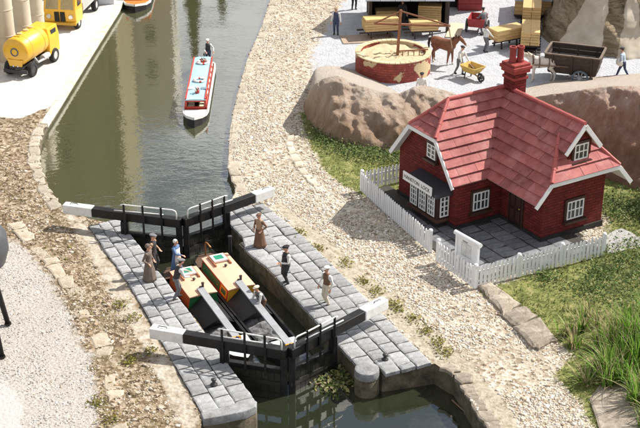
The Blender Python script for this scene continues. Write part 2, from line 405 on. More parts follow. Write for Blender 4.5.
bed = MB().add([(-200,-60,-2.5),(200,-60,-2.5),(200,FAR,-2.5),(-200,FAR,-2.5)], [(0,1,2,3)])
structure(obj('canal_bed', bed, mat('canal_bed', (.08,.07,.045), .9, .4, 2)))
def water_mat(name, deep, wave, strength, stretch):
    m, t, b = node_mat(name); N = t.nodes; L = t.links
    tcn = N.new('ShaderNodeTexCoord'); mpn = N.new('ShaderNodeMapping'); mpn.inputs['Scale'].default_value = stretch
    L.new(tcn.outputs['Object'], mpn.inputs[0])
    h = None
    for sc, k in ((wave, 1.0), (wave*2.7, .35)):
        n = N.new('ShaderNodeTexNoise'); n.inputs['Scale'].default_value = sc; n.inputs['Detail'].default_value = 3; n.inputs['Distortion'].default_value = .6
        L.new(mpn.outputs[0], n.inputs['Vector'])
        ml = N.new('ShaderNodeMath'); ml.operation = 'MULTIPLY'; ml.inputs[1].default_value = k; L.new(n.outputs['Fac'], ml.inputs[0])
        if h is None: h = ml.outputs[0]
        else:
            ad = N.new('ShaderNodeMath'); L.new(h, ad.inputs[0]); L.new(ml.outputs[0], ad.inputs[1]); h = ad.outputs[0]
    n2 = N.new('ShaderNodeTexNoise'); n2.inputs['Scale'].default_value = .35; L.new(tcn.outputs['Object'], n2.inputs['Vector'])
    bp = N.new('ShaderNodeBump'); bp.inputs['Distance'].default_value = .05
    mr = N.new('ShaderNodeMapRange'); mr.inputs['To Min'].default_value = strength*.25; mr.inputs['To Max'].default_value = strength*1.6
    mr.inputs['From Min'].default_value = .3; mr.inputs['From Max'].default_value = .7
    L.new(n2.outputs['Fac'], mr.inputs[0]); L.new(mr.outputs[0], bp.inputs['Strength'])
    L.new(h, bp.inputs['Height']); L.new(bp.outputs[0], b.inputs['Normal'])
    b.inputs['Base Color'].default_value = (*deep, 1); b.inputs['Roughness'].default_value = .03; b.inputs['IOR'].default_value = 3.0 if 'upper' in name else 2.3
    b.inputs['Specular IOR Level'].default_value = .75
    return m
wu = [K(1.2,-3.5), K(1.25,0), K(2.75,2.05), K(2.25,4.3), K(2.0,7)]
wup = [(p.x, p.y, Z_UP) for p in wu]
mbw = MB().add(wup+[(30,75,Z_UP),(30,110,Z_UP),(-60,110,Z_UP),(-60,50,Z_UP)], [tuple(range(9))])
structure(obj('canal_water_upper', mbw, water_mat('water_upper', (.06,.062,.03), 1.3, .22, (1,1.6,1))))
mbw = MB().add([(-40,-50,Z_LOW),(40,-50,Z_LOW),(40,56,Z_LOW),(-40,56,Z_LOW)], [(0,1,2,3)])
structure(obj('canal_water_lower', mbw, water_mat('water_lower', (.022,.026,.014), 1.1, .10, (1,1,1))))

# ---------------------------------------------------------------- lock side pavements, every stone its own piece
def stone_piece(name, poly, z0, z1, m, parent, inset=.035):
    c = Vector((sum(p[0] for p in poly)/len(poly), sum(p[1] for p in poly)/len(poly), 0))
    mb = MB().prism([(p[0]-c.x, p[1]-c.y) for p in poly], z0, z1, 0, inset)
    return obj(name, mb, m, parent, loc=c, fix=True)
def rag(poly, r=.03, mid=True):
    """roughen a quad outline: extra edge points, jittered"""
    out = []; n = len(poly)
    for i in range(n):
        a = Vector(poly[i][:2]); b = Vector(poly[(i+1) % n][:2])
        out.append(a+Vector((random.uniform(-r, r), random.uniform(-r, r))))
        if mid:
            for t in (.33, .67): out.append(a.lerp(b, t)+Vector((random.uniform(-r, r), random.uniform(-r, r)))*.7)
    return out
def paved(name, sides, s0, s1_, cols, step, base_poly, inner_first=True, s1_end=0):
    """sides(s) -> (w_inner, w_outer); stones between them in the lock frame"""
    base = structure(obj(name, MB().prism([(p.x, p.y) for p in base_poly], -.12, .005), joint))
    for c_ in range(cols):
        s = s0+random.uniform(-.1, .3)*(c_ > 0); first = True
        s1 = s1_+(s1_end if c_ > 0 else 0)
        while s < s1-.15:
            l = step*random.uniform(.72, 1.3); e = min(s+l, s1+random.uniform(-.03, .05))
            if s1-e < .3: e = s1+random.uniform(-.03, .04)
            q = []
            for (ss, k) in ((s, c_), (e, c_), (e, c_+1), (s, c_+1)):
                a, b = sides(ss); q.append(K(ss, a+(b-a)*k/cols))
            g = .025; cen = sum(q, Vector())/4
            q2 = []
            for p in q:
                d = cen-p; q2.append(p+d.normalized()*g*1.3)
            if c_ == 0: q2 = [q2[i]+(LP*(-.06 if inner_first == 'right' else .06) if i in (0, 1) else Vector()) for i in range(4)]
            stone_piece('paving_stone', rag([(p.x, p.y) for p in q2], .022), -.1, .055+random.uniform(-.014, .016), stone, base, .05)
            s = e
    return base
lw = lambda s: (.0, -1.42-.55*max(0, (s-6)/10))
paved('pavement_lock_left', lw, -.25, 15.75, 3, .82, [K(-.25,-.02),K(15.7,-.02),K(15.7,-1.95),K(6,-1.4),K(-.25,-1.4)])
def rw(s):
    i = 4.42 if s < 4.15 else 4.02+.3*min(1, (s-4.15)/3)
    return (i, 6.55+.3*min(1, max(0, (s-1)/4)))
paved('pavement_lock_right', rw, .9, 15.3, 4, .85, [K(.9,4.46),K(4.1,4.46),K(4.2,4.1),K(7.5,4.36),K(15.2,4.36),K(15.3,4.95),K(15.9,5.1),K(16.1,6.8),K(.9,6.5)], 'right', .85)
# big rounded nosing blocks at the tail of the lock walls
def nose(pts, z0, label=None):
    mb = MB(); n = len(pts); cx = sum(p.x for p in pts)/n; cy = sum(p.y for p in pts)/n
    rings = []
    for z, k in ((z0, .96), (z0+.3, 1.0), (-.30, 1.0), (-.27, .97), (-.24, 1.0), (.0, 1.0), (.06, .96), (.075, .88)):
        rings.append([(cx+(p.x-cx)*k+random.uniform(-.012, .012), cy+(p.y-cy)*k+random.uniform(-.012, .012), z) for p in pts])
    mb.loft(rings); mb.m = [1 if max(mb.v[i][2] for i in f) < -.2 else 0 for f in mb.f]; return mb
nbc = P(367,370); nb_r = [nbc+LA*(.46*math.cos(a))+LP*(.46*math.sin(a)) for a in [2*math.pi*k/24 for k in range(24)]]
tail = structure(obj('lock_wall_tail', nose(nb_r, -1.3), [stone, bank_wall], smooth=True)); smooth_angle(tail, 35)
nb_l = [K(15.6,-.9), K(15.45,.0), K(15.75,.06), K(16.05,-.1), K(16.2,-.5), K(16.15,-1.0), K(16.1,-1.5), K(16,-2.05), K(15.6,-2.0)]
smooth_angle(structure(obj('lock_wall_end', nose(nb_l, -1.3), [stone, bank_wall], smooth=True)), 35)

# ---------------------------------------------------------------- kerbs, edging and bank stones
pale_stone = mat('pale_stone', (.56,.49,.38), .9, .25, 4, .6, 14, rnd=.15, col2=(.70,.64,.54), dirt=(.38,.30,.20))
edge_stone = mat('edge_stone', (.42,.36,.28), .95, .3, 5, .8, 12, rnd=.2, col2=(.58,.52,.43), dirt=(.30,.24,.17))
brown_stone = mat('brown_stone', (.26,.21,.16), .95, .35, 3, 1, 7, rnd=.2, col2=(.45,.39,.32), dirt=(.15,.12,.08))
def stone_row(name, label, line_px, width_px, step, m, z1=.05, r=.05, side=1, group=None, gap=.05, skip=()):
    t = thing(name, label, 'stone edging', P(*line_px[0]), 0, group); o0 = Vector(t.location)
    pts = resample([P(*p) for p in line_px], step)
    pts = [pts[0]]+[p+(pts[k+2]-pts[k]).normalized()*random.uniform(-.3,.3)*step for k, p in enumerate(pts[1:-1])]+[pts[-1]]
    for i, (a, b) in enumerate(zip(pts, pts[1:])):
        if i in skip: continue
        d = (b-a).normalized(); nrm = Vector((-d.y, d.x, 0))*side
        wd = width_px*random.uniform(.8, 1.15); a2 = a+d*gap*random.uniform(.3, 1); b2 = b-d*gap*random.uniform(.3, 1)
        q = [a2, b2, b2+nrm*wd*random.uniform(.9, 1.1), a2+nrm*wd*random.uniform(.9, 1.1)]
        stone_piece('stone', rag([((v-o0).x, (v-o0).y) for v in q], r), -.12, z1+random.uniform(-.03, .02), m, t, .06)
    return t
stone_row('bank_edging', 'pale flat stones edging the canal along the gravel towpath', right_edge_px[1:]+[(243,198)], .55, .9, edge_stone, -.02, .11, 1, gap=.04)
stone_row('bank_edging', 'worn pale stones edging the curved bank beside the upper gate beam', [(57,107),(44,128),(39,145),(40,165),(50,190),(64,206)], .55, .95, edge_stone, -.02, .11, -1, gap=.04)
stone_row('stone_edging', 'row of cracked pale slabs crossing the dry soil at left', [(2,214),(14,232),(27,246),(43,261),(58,279),(72,303),(82,322),(94,348),(102,376),(109,402),(113,436)], .60, 1.0, mat('slab_tan', (.44,.36,.26), .95, .3, 5, .7, 14, rnd=.2, col2=(.58,.51,.41), dirt=(.26,.19,.12)), -.005, .11, 1, skip=(0,3,11,14,17))
stone_row('stone_edging', 'curved line of low stones between towpath and mossy grass', [(292,128),(294,148),(305,168),(322,186),(345,203),(360,210)], .42, .8, pale_stone, .0, .08, -1)
t = thing('stone_edging', 'short row of thick brown stones beside the picket fence and grass', 'stone edging', P(490,295)); o0 = Vector(t.location)
for q in ([(480,288),(492,283),(503,293),(488,300)], [(487,300),(504,293),(520,306),(503,316)], [(503,316),(522,306),(538,317),(517,328)], [(516,330),(538,318),(556,341),(541,349),(531,349)]):
    pp = [P(*p)-o0 for p in q]; stone_piece('stone', rag([(v.x, v.y) for v in pp], .12), -.12, .13+random.uniform(-.05, .04), brown_stone, t, .12)
stone_row('bank_edging', 'rough dark stones along the bank of the lower pool at right', [(441,367),(455,375),(471,403),(489,431),(503,455)], .5, .6, brown_stone, .03, .09, 1, gap=.02)
stone_piece_o = stone_piece('paving_slab', rag([(v.x, v.y) for v in pxpoly([(603,236),(622,228),(645,240),(640,247),(608,254)])], .05), -.1, .03, mat('grey_slab', (.34,.33,.32), .9, .3, 4, .4), None, .04)
tag(stone_piece_o, 'flat grey slab lying in the grass beside the right corner of the house', 'paving slab')
stone_piece_o = stone_piece('paving_slab', rag([(v.x, v.y) for v in pxpoly([(590,400),(606,378),(640,392),(660,440),(604,440)])], .06), -.1, .07, brown_stone, None, .06)
tag(stone_piece_o, 'weathered tan slab under the long grass at the lower right corner', 'paving slab')
# concrete lip of the quay
lip = MB(); pts = [P(125,-5), P(122,3), P(92,50), P(57,107), P(46,124)]
conc = mat('quay_concrete', (.62,.58,.47), .9, .2, 3, .4, 12, col2=(.74,.70,.62), dirt=(.36,.33,.18))
t = thing('quay_kerb', 'worn cream concrete kerb along the quay edge above the water', 'kerb', P(122,3)); o0 = Vector(t.location)
for a, b in zip(resample(pts, 3.2), resample(pts, 3.2)[1:]):
    mb = MB().bar(a-o0+Vector((-.12,0,-.10)), b-o0+Vector((-.12,0,-.10))-(b-a).normalized()*.02, .42, .26); obj('kerb_block', mb, conc, t, bevel=.03)

# ---------------------------------------------------------------- lock gates
black = mat('black_paint', (.007,.007,.008), .45, .5, 5, .15, 30, col2=(.014,.014,.015), spec=.35, dirt=(.03,.028,.025))
white = mat('white_paint', (.74,.74,.73), .5, .08, 4, .15, 20, dirt=(.48,.46,.40))
wet_wood = mat('wet_gate_boards', (.012,.012,.010), .55, .5, 3, .4, 14, col2=(.04,.038,.03), dirt=(.05,.05,.02), rnd=.3)
def gate(label, tip, hinge, apex, wfrac, depth, stems):
    t = thing('lock_gate', label, 'lock gate', (hinge.x, hinge.y, 0), 0, 'lock gates'); o = Vector((hinge.x, hinge.y, 0))
    f = lambda p, z: Vector((p.x-o.x, p.y-o.y, z))
    wpt = tip.lerp(apex, wfrac)
    obj('balance_beam', MB().bar(f(wpt, .79), f(apex, .77), .36, .40), black, t, bevel=.025)
    be = obj('beam_end', MB().bar(f(tip, .80), f(wpt, .792), .40, .44), white, t, bevel=.035)
    d = (apex-hinge); d.z = 0; L_ = d.length; d.normalize()
    hd = tip.lerp(wpt, .35); nn = Vector((-d.y, d.x, 0))
    obj('grab_handle', MB().tube([f(hd, 1.01)-d*.18, f(hd, 1.08)-d*.15, f(hd, 1.08)+d*.15, f(hd, 1.01)+d*.18], .018, 6), black, be)
    for p_, w_ in ((hinge, .34), (apex-d*.12, .26)):
        obj('post', MB().bar(f(p_, -depth), f(p_, .62), w_, w_), black, t, bevel=.02)
    obj('rail', MB().bar(f(hinge, .0), f(apex, .0), .22, .2), black, t, bevel=.02)
    n = int(L_/.24)
    for i in range(n):
        p_ = hinge+d*(L_*(i+.5)/n)
        obj('board', MB().bar(f(p_, -depth), f(p_, -.08), L_/n-.018, .11+random.uniform(0, .03), up=nn), wet_wood, t)
    for z in (-.55,): obj('rail', MB().bar(f(hinge, z)-nn*0, f(apex, z), .2, .16), wet_wood, t)
    sp = []
    for k in stems:
        p_ = hinge+d*(L_*k)-nn*(.2 if nn.y > 0 else -.2)
        obj('stanchion', MB().bar(f(p_, -.15), f(p_, 1.52), .09, .09), black, t, bevel=.01); sp.append(p_)
    e = sp[-1].lerp(apex, .8)-nn*(.1 if nn.y > 0 else -.1)
    a0 = sp[0]-d*.15
    obj('handrail', MB().tube([f(a0, 1.48), f(sp[0], 1.5), f(sp[-1], 1.46), f(sp[-1].lerp(e, .75), 1.43), f(sp[-1].lerp(e, .95), 1.37), f(e, 1.25), f(e, .98)], .032, 7), white, t, smooth=True)
    obj('handrail', MB().tube([f(sp[0]-d*.45, 1.2), f(sp[-1]+d*.1, 1.19)], .026, 7), white, t, smooth=True)
    return t
gz = lambda px, py: P(px, py, 1.0)
Uap, Lap = gz(182,218), gz(288,348)
gate('left upper lock gate with white-tipped beam over the quay soil', gz(64,203.5), gz(124,213), Uap-Vector((.04,0,0)), .25, 1.5, (.03,.36,.68))
gate('right upper lock gate with white-tipped beam reaching the towpath', gz(272,187), gz(226,203.5), Uap+Vector((.04,.02,0)), .22, 1.5, (.1,.38,.66))
gate('left lower lock gate nearest the bottom, white beam end over grey paving', gz(151,326.5), gz(224,338.5), Lap-Vector((.04,0,0)), .25, 1.5, (.0,.36,.68))
gate('right lower lock gate with white-tipped beam over the stone paving', gz(385,298), gz(333,326), Lap+Vector((.04,.02,0)), .25, 1.5, (.05,.38,.68))
iron = mat('iron', (.03,.03,.032), .5, .3, 8)
for px, lab in (((214,386), 'small iron mooring bollard on the left paving end'), ((385,361), 'small iron mooring bollard on the right paving end')):
    mb = MB().lathe([(0,.05),(.13,.05),(.13,.09),(.07,.11),(.06,.22),(.10,.25),(.10,.29),(.05,.32),(0,.32)], 12)
    tag(obj('bollard', mb, iron, None, P(*px), smooth=True), lab, 'bollard', 'mooring bollards')
mb = MB().tube([(0,0,-1.2),(0,0,.22)], .08, 8).lathe([(0,.24),(.1,.22),(.1,.28),(0,.3)], 8)
tag(obj('mooring_post', mb, iron, None, K(3.9,3.75)), 'dark mooring post standing in the chamber by the upper gate', 'post')

# ---------------------------------------------------------------- narrowboats
def hull_rings(L_, hw, bow=1.6, stern=.8, gun=.42, keel=-.25, n=18, t=0.0):
    st = []
    for i in range(n+1):
        u = i/n; x = u*L_
        k = 1.0
        if x > L_-bow: q = (x-(L_-bow))/bow; k = max(.02, max(0, math.cos(q*math.pi/2))**.7)
        if x < stern: q = 1-x/stern; k = min(k, max(.25, max(0, math.cos(q*math.pi/2*.85))**.5))
        z = gun+(.18*((x-(L_-bow))/bow)**2 if x > L_-bow else 0)
        h = max(.02, hw*k-t)
        st.append((x, h, z))
    return st
def boat_hull(L_, hw, bow=1.6, gun=.42, floor=.05):
    """open hull with wall thickness"""
    st = hull_rings(L_, hw, bow, .8, gun); mb = MB(); rings = []
    for x, h, z in st:
        hi = max(.005, h-.07)
        rings.append([Vector(p) for p in ((x, -h*.82, -.3), (x, -h, .05), (x, -h, z), (x, -hi, z), (x, -hi*.95, floor), (x, hi*.95, floor), (x, hi, z), (x, h, z), (x, h, .05), (x, h*.82, -.3))])
    mb.loft(rings); return mb, st
def gunwale(st, m, parent, h=.09, off=.02, name='gunwale'):
    mb = MB()
    for s in (-1, 1):
        rings = []
        for x, hh, z in st:
            o = hh+off; rings.append([(x, s*o, z-h), (x, s*o, z+.02), (x, s*(o-.1 if hh > .1 else .0), z+.02), (x, s*(o-.1 if hh > .1 else 0), z-h)])
        mb.loft(rings)
    return obj(name, mb, m, parent)
salmon = mat('cabin_roof_salmon', (.76,.43,.29), .55, .08, 3, .05, dirt=(.72,.46,.34))
bred = mat('boat_red', (.50,.045,.02), .4, .15, 4)
borange = mat('boat_orange_red', (.55,.10,.03), .4, .15, 4)
bgreen = mat('boat_green', (.025,.16,.06), .4, .15, 4)
byellow = mat('boat_yellow', (.72,.36,.03), .4, .12, 4)
bblue = mat('boat_blue', (.03,.05,.25), .45, .15, 4)
tarp = mat('black_tarpaulin', (.01,.01,.011), .55, .3, 4, .2)
plankm = mat('walk_plank', (.30,.31,.33), .6, .15, 3, .15, dirt=(.22,.22,.22))
hold_dirt = mat('hold_cargo', (.10,.10,.105), .9, .6, 5, .8, col2=(.30,.30,.31))
white_deck = mat('white_deck', (.72,.72,.70), .5, .06, 4)
def work_boat(label, s0, wc, L_, cab0, cab1, side, front, plank_to, hatch_w, side_plain=False):
    t = thing('narrowboat', label, 'narrowboat', K(s0, wc, Z_LOW), LOCK_ROT, 'narrowboats in the lock chamber')
    mb, st = boat_hull(L_, .76, 1.8, .36); obj('hull', mb, black, t)
    gunwale(st, black, t)
    zr = -Z_LOW-.05                       # roof height above water
    x0, x1 = cab0-s0, cab1-s0; hb, ht = .67, .56
    mb = MB()
    rings = [[(x, -hb, .3), (x, -ht, zr-.03), (x, ht, zr-.03), (x, hb, .3)] for x in (x0, x1)]
    mb.loft(rings)
    mb.m = [0]*len(mb.m)
    # end faces get the front colour
    mb.m[-1] = 1; mb.m[-2] = 1
    cab = obj('cabin', mb, [side, front], t)
    obj('roof', MB().loft([[(x, -ht-.04, zr-.05), (x, -ht-.04, zr-.01), (x, -ht*.5, zr+.025), (x, ht*.5, zr+.025), (x, ht+.04, zr-.01), (x, ht+.04, zr-.05)] for x in (x0-.05, x1+.04)]), salmon, t, bevel=.012)
    # sliding hatch: runners, frame, coloured panel
    hx = x0+.45
    ha = obj('hatch', MB().box((hx, 0, zr+.10), (.62, hatch_w, .09)), white_deck, t, bevel=.015)
    obj('panel', MB().box((hx, 0, zr+.152), (.36, hatch_w*.6, .012)), mat('hatch_green', (.02,.25,.15), .4), ha)
    for s in (-1, 1): obj('runner', MB().box((hx+.1, s*(hatch_w/2+.03), zr+.05), (.95, .06, .1)), mat('hatch_wood', (.34,.13,.06), .5), ha)
    for vx in (x0+1.15, x1-.42):
        obj('roof_vent', MB().lathe([(.035,zr),(.035,zr+.08),(.075,zr+.09),(.05,zr+.13),(0,zr+.14)], 10), iron, t, smooth=True)
        for o in t.children:
            if o.name.startswith('roof_vent') and o.location.length == 0: o.location = (vx, .05, 0)
    obj('chimney', MB().tube([(x1-.35,.12,zr),(x1-.35,.12,zr+.3)], .055, 8).tube([(x1-.35,.12,zr+.28),(x1-.35,.12,zr+.32)], .07, 8), iron, t)
    # painted side panels with a yellow surround, on both sides
    for s in (-1, 1):
        tilt = math.atan2(hb-ht, zr-.33)
        def sp(xa, xb, za, zb, m_, name, off, par):
            q = []
            for x, z in ((xa, za), (xb, za), (xb, zb), (xa, zb)):
                y = hb-(hb-ht)*(z-.3)/(zr-.33); q.append((x, s*(y+off), z))
            q2 = [(a, b-s*.02, c_) for a, b, c_ in q]
            return obj(name, MB().loft([q, q2]), m_, par)
        if side_plain: continue
        pn = sp(x0+.12, x1-.9, .42, zr-.12, bgreen, 'side_panel', .012, cab)
        sp(x1-.78, x1-.12, .42, zr-.12, byellow, 'side_panel', .012, cab)
        sp(x1-.68, x1-.22, .5, zr-.2, bgreen, 'side_panel', .018, cab)
        sp(x0+.3, x1-1.1, .56, zr-.30, byellow, 'coach_line', .018, cab)
        sp(x0+.36, x1-1.16, .60, zr-.34, bgreen, 'coach_line', .024, cab)
    # black side cloths and the walk plank over the hold
    pl = plank_to-s0
    obj('side_cloth', MB().add([(x1+.05,0,zr+.02),(x1+.05,-.66,.34),(x1+.05,.66,.34),(x1+2.0,0,zr-.03),(x1+1.7,-.66,.34),(x1+1.7,.66,.34)],
        [(0,1,2),(0,3,4,1),(0,2,5,3),(3,5,4)]), tarp, t)
    obj('walk_plank', MB().bar((x1-.35,0,zr+.10),(pl,0,zr-.06), .30, .07), plankm, t, bevel=.01)
    obj('stand', MB().bar((pl-.5,0,.1),(pl-.5,0,zr-.08), .08, .3), tarp, t)
    # hold cargo heap
    mb = MB(); nx, ny = 26, 8; vv = []
    for i in range(nx):
        for j in range(ny):
            x = x1+.1+(L_-1.9-x1)*i/(nx-1); y = -.62+1.24*j/(ny-1)
            vv.append((x, y, .12+.22*math.sin(math.pi*j/(ny-1))*(0.6+.4*math.sin(i*1.3))+random.uniform(-.05, .05)))
    mb.add(vv, [(i*ny+j, (i+1)*ny+j, (i+1)*ny+j+1, i*ny+j+1) for i in range(nx-1) for j in range(ny-1)])
    obj('cargo', mb, hold_dirt, t)
    # fore deck and its decorated cratch board
    dk = [(x, h, z) for x, h, z in st if x > L_-2.0]
    obj('fore_deck', MB().loft([[(x, -h*.93, z-.02), (x, -h*.93, z+.03), (x, h*.93, z+.03), (x, h*.93, z-.02)] for x, h, z in dk]), bred if side is bgreen else white_deck, t)
    bx = pl+.02
    cb = obj('cratch_board', MB().add([(bx,-.3,.3),(bx,.3,.3),(bx,.17,zr-.02),(bx,-.17,zr-.02),(bx+.05,-.3,.3),(bx+.05,.3,.3),(bx+.05,.17,zr-.02),(bx+.05,-.17,zr-.02)],
        [(0,1,2,3),(7,6,5,4),(0,4,5,1),(1,5,6,2),(2,6,7,3),(3,7,4,0)]), byellow, t)
    for k in range(3):
        z = .42+.2*k
        obj('diamond', MB().add([(bx+.053,0,z-.1),(bx+.053,.1,z),(bx+.053,0,z+.1),(bx+.053,-.1,z),(bx+.065,0,z-.1),(bx+.065,.1,z),(bx+.065,0,z+.1),(bx+.065,-.1,z)],
            [(0,3,2,1),(4,5,6,7),(0,1,5,4),(1,2,6,5),(2,3,7,6),(3,0,4,7)]), bblue if k != 1 else bred, cb)
    # stern deck, rudder post and brass tiller
    obj('stern_deck', MB().loft([[(x, -h*.92, .32), (x, h*.92, .32), (x, h*.92, .36), (x, -h*.92, .36)] for x, h, z in st if x < x0+.02]), mat('deck_brown', (.09,.05,.03), .7), t)
    obj('tiller', MB().tube([(.12,0,.2),(.12,0,.85),(.2,.0,1.02),(.45,.0,1.08),(.8,.0,1.06)], .035, 7), mat('brass', (.45,.20,.07), .4, metal=.4), t, smooth=True)
    return t
work_boat('narrowboat with green cabin front beside the left chamber wall', 3.95, 1.10, 8.4, 5.3, 7.65, borange, bgreen, 11.2, .62, True)
work_boat('narrowboat with yellow cabin front and green side panels nearest the right chamber wall', 3.45, 2.72, 9.6, 4.75, 7.75, bred, byellow, 12.55, .62)

def cruise_boat(label, bow, stern, hw, side, roofm, hullm, trim, open_front=True, zr=.95):
    d = bow-stern; L_ = d.length; rot = math.atan2(d.y, d.x)
    t = thing('canal_boat', label, 'canal boat', (stern.x, stern.y, Z_UP), rot, None)
    mb, st = boat_hull(L_, hw, 1.7, .40); obj('hull', mb, black, t)
    gunwale(st, white_deck, t, .13, .015)
    x0, x1 = 1.0, L_-1.75; hb, ht = hw-.12, hw-.2
    ins = x1-1.1
    cab = obj('cabin', MB().loft([[(x, -hb, .36), (x, -ht, zr-.03), (x, ht, zr-.03), (x, hb, .36)] for x in (x0, ins)]), side, t)
    # open front: two posts, a header and a back wall
    for s in (-1, 1):
        obj('post', MB().bar((x1-.05, s*hb, .36), (x1-.05, s*ht, zr-.04), .12, .12), side, t)
        obj('side_wall', MB().loft([[(x, s*hb, .36), (x, s*(hb-.03), .6), (x, s*(hb-.08), .6), (x, s*(hb-.06), .36)] for x in (ins, x1)]), side, t)
    obj('front_wall', MB().box((x1-.02, 0, .44), (.06, hb*1.96, .2)), side, t)
    obj('header', MB().box((x1-.03, 0, zr-.08), (.08, ht*2, .1)), side, t)
    obj('roof', MB().loft([[(x, -ht-.05, zr-.04), (x, -ht-.05, zr), (x, -ht*.5, zr+.04), (x, ht*.5, zr+.04), (x, ht+.05, zr), (x, ht+.05, zr-.04)] for x in (x0-.05, x1+.05)]), roofm, t)
    for s in (-1, 1):
        obj('handrail', MB().bar((x0, s*(ht+.03), zr+.04), (x1, s*(ht+.03), zr+.04), .07, .07), trim, t)
        n = 6
        for i in range(n):
            xx = x0+.6+(ins-x0-1.2)*i/(n-1)
            wz = .62; yy = hb-(hb-ht)*(wz-.36)/(zr-.39)
            wn = obj('window', MB().box((xx, s*yy, wz), (.52, .03, .26)), white_deck, t)
            obj('pane', MB().box((xx, s*(yy+.012), wz), (.44, .03, .19)), mat('dark_glass', (.02,.025,.03), .1, spec=.8), wn)
    obj('fore_deck', MB().loft([[(x, -h*.95, z-.03), (x, -h*.95, z+.02), (x, h*.95, z+.02), (x, h*.95, z-.03)] for x, h, z in st if x > x1-.1]), white_deck if hullm is None else hullm, t)
    obj('stern_deck', MB().loft([[(x, -h*.92, .33), (x, h*.92, .33), (x, h*.92, .37), (x, -h*.92, .37)] for x, h, z in st if x < x0+.02]), trim, t)
    obj('floor', MB().box(((ins+x1)/2, 0, .2), (x1-ins, hb*1.8, .04)), mat('boat_floor', (.12,.07,.04), .7), t)
    for i, s in ((.25, -1), (.25, 1), (.75, -1), (.75, 1)):
        obj('seat', MB().box((ins+(x1-ins)*i, s*.3, .36), (.3, .34, .28)), mat('seat_cream', (.55,.5,.35), .7), t, bevel=.02)
    obj('tiller', MB().tube([(.15,0,.2),(.15,0,.85),(.3,0,1.0),(.75,0,1.02)], .03, 7), iron, t)
    rr = mat('ring_white', (.8,.79,.76), .6)
    for xx, yy in ((x0+1.1, .05), (x0+4.1, .05)):
        mb = MB(); n = 20; rings = []
        for i in range(n+1):
            a = 2*math.pi*i/n; c_ = Vector((xx+.3*math.cos(a), yy+.3*math.sin(a), zr+.1))
            rings.append([c_+Vector((math.cos(a), math.sin(a), 0))*.075*math.cos(b)+Vector((0,0,.06*math.sin(b))) for b in [2*math.pi*k/8 for k in range(8)]])
        mb.loft(rings, cap=False)
        mb.m = [1 if (k//8) % 5 == 0 else 0 for k in range(len(mb.m))]
        obj('lifebuoy', mb, [rr, trim], t, smooth=True)
    for xx in (x0+1.1, x1-.9):
        fp = obj('flower_pot', MB().lathe([(0,zr+.03),(.11,zr+.03),(.14,zr+.2),(.12,zr+.2),(0,zr+.17)], 10, (xx,.05,0)), trim, t)
        mb = MB()
        for k in range(40):
            c_ = Vector((xx+random.gauss(0,.09), .05+random.gauss(0,.09), zr+.22+random.uniform(0,.12))); n_ = Vector((random.gauss(0,1), random.gauss(0,1), random.gauss(0,1))).normalized()
            a = n_.orthogonal().normalized()*.05; b = n_.cross(a)
            mb.add([c_-a, c_+b, c_+a, c_-b], [(0,1,2,3)], random.randrange(3))
        obj('flowers', mb, [bgreen, bred, rr], fp, fix=False)['kind'] = 'stuff'
    for s, xx in ((-1, x1-1.6), (1, x1-1.6)): obj('roof_hatch', MB().box((xx, s*.36, zr+.05), (.3,.3,.06)), white_deck if s < 0 else mat('blue_grey', (.2,.27,.33), .5), t)
    return t
sky_blue = mat('roof_sky_blue', (.33,.58,.70), .5, .08, 3, dirt=(.45,.62,.70))
cruise_boat('long canal boat with pale blue roof and red sides gliding up the canal', P(194,128,Z_UP), P(205,67,Z_UP), .70, bred, sky_blue, None, bred)
orange = mat('boat_orange', (.70,.20,.05), .45, .12, 3)
cruise_boat('orange decked canal boat moored at the top of the canal', P(135,13,Z_UP), P(152,-42,Z_UP), .95, orange, orange, orange, orange)

# ================================================================ LOCK COTTAGE   local x = b, local y = -a
brick = brick_mat('red_brick', (.125,.016,.013), (.19,.025,.02), (.08,.013,.012), 1.25, .035, .8)
plinth_m = mat('plinth_black', (.02,.018,.018), .7, .4, 4, .3)
tile_m = mat('roof_tile_red', (.33,.085,.078), .75, .2, 2.5, .35, 18, rnd=.2, col2=(.43,.135,.125), dirt=(.47,.21,.195))
ridge_m = mat('ridge_red', (.42,.10,.09), .6, .14, 3, .2)
barge = mat('barge_white', (.74,.75,.76), .5, .05, 3)
brown = mat('window_brown', (.05,.022,.014), .5, .3, 5)
wframe = mat('window_white', (.78,.78,.76), .45, .04, 4)
glass = mat('window_glass', (.04,.045,.05), .12, .3, 2, spec=.7)
doorm = mat('door_dark', (.03,.012,.01), .45, .3, 6)
def hv(b, a, z): return Vector((b, -a, z))
house = thing('lock_cottage', 'small red brick lock keeper cottage with red tiled half-hipped roofs', 'house', HO, HB)
EZ, RZ = 2.2, 5.2
MC, MH = -5.13, 2.41; MS = (RZ-EZ)/MH          # main ridge line a, half span, slope
WC, WH = 1.68, 2.65; WS = (RZ-EZ)/WH           # wing ridge line b
mh_z, wh_z = 3.95, 3.05                        # half-hip eaves
mh_h = MH-(mh_z-EZ)/MS; wh_h = WH-(wh_z-EZ)/WS
MB0, MHB = -2.85, -1.5                         # gable overhang b, ridge end b
WA0, WHA = .65, -1.25                          # wing overhang a, ridge end a
BACK = -7.75
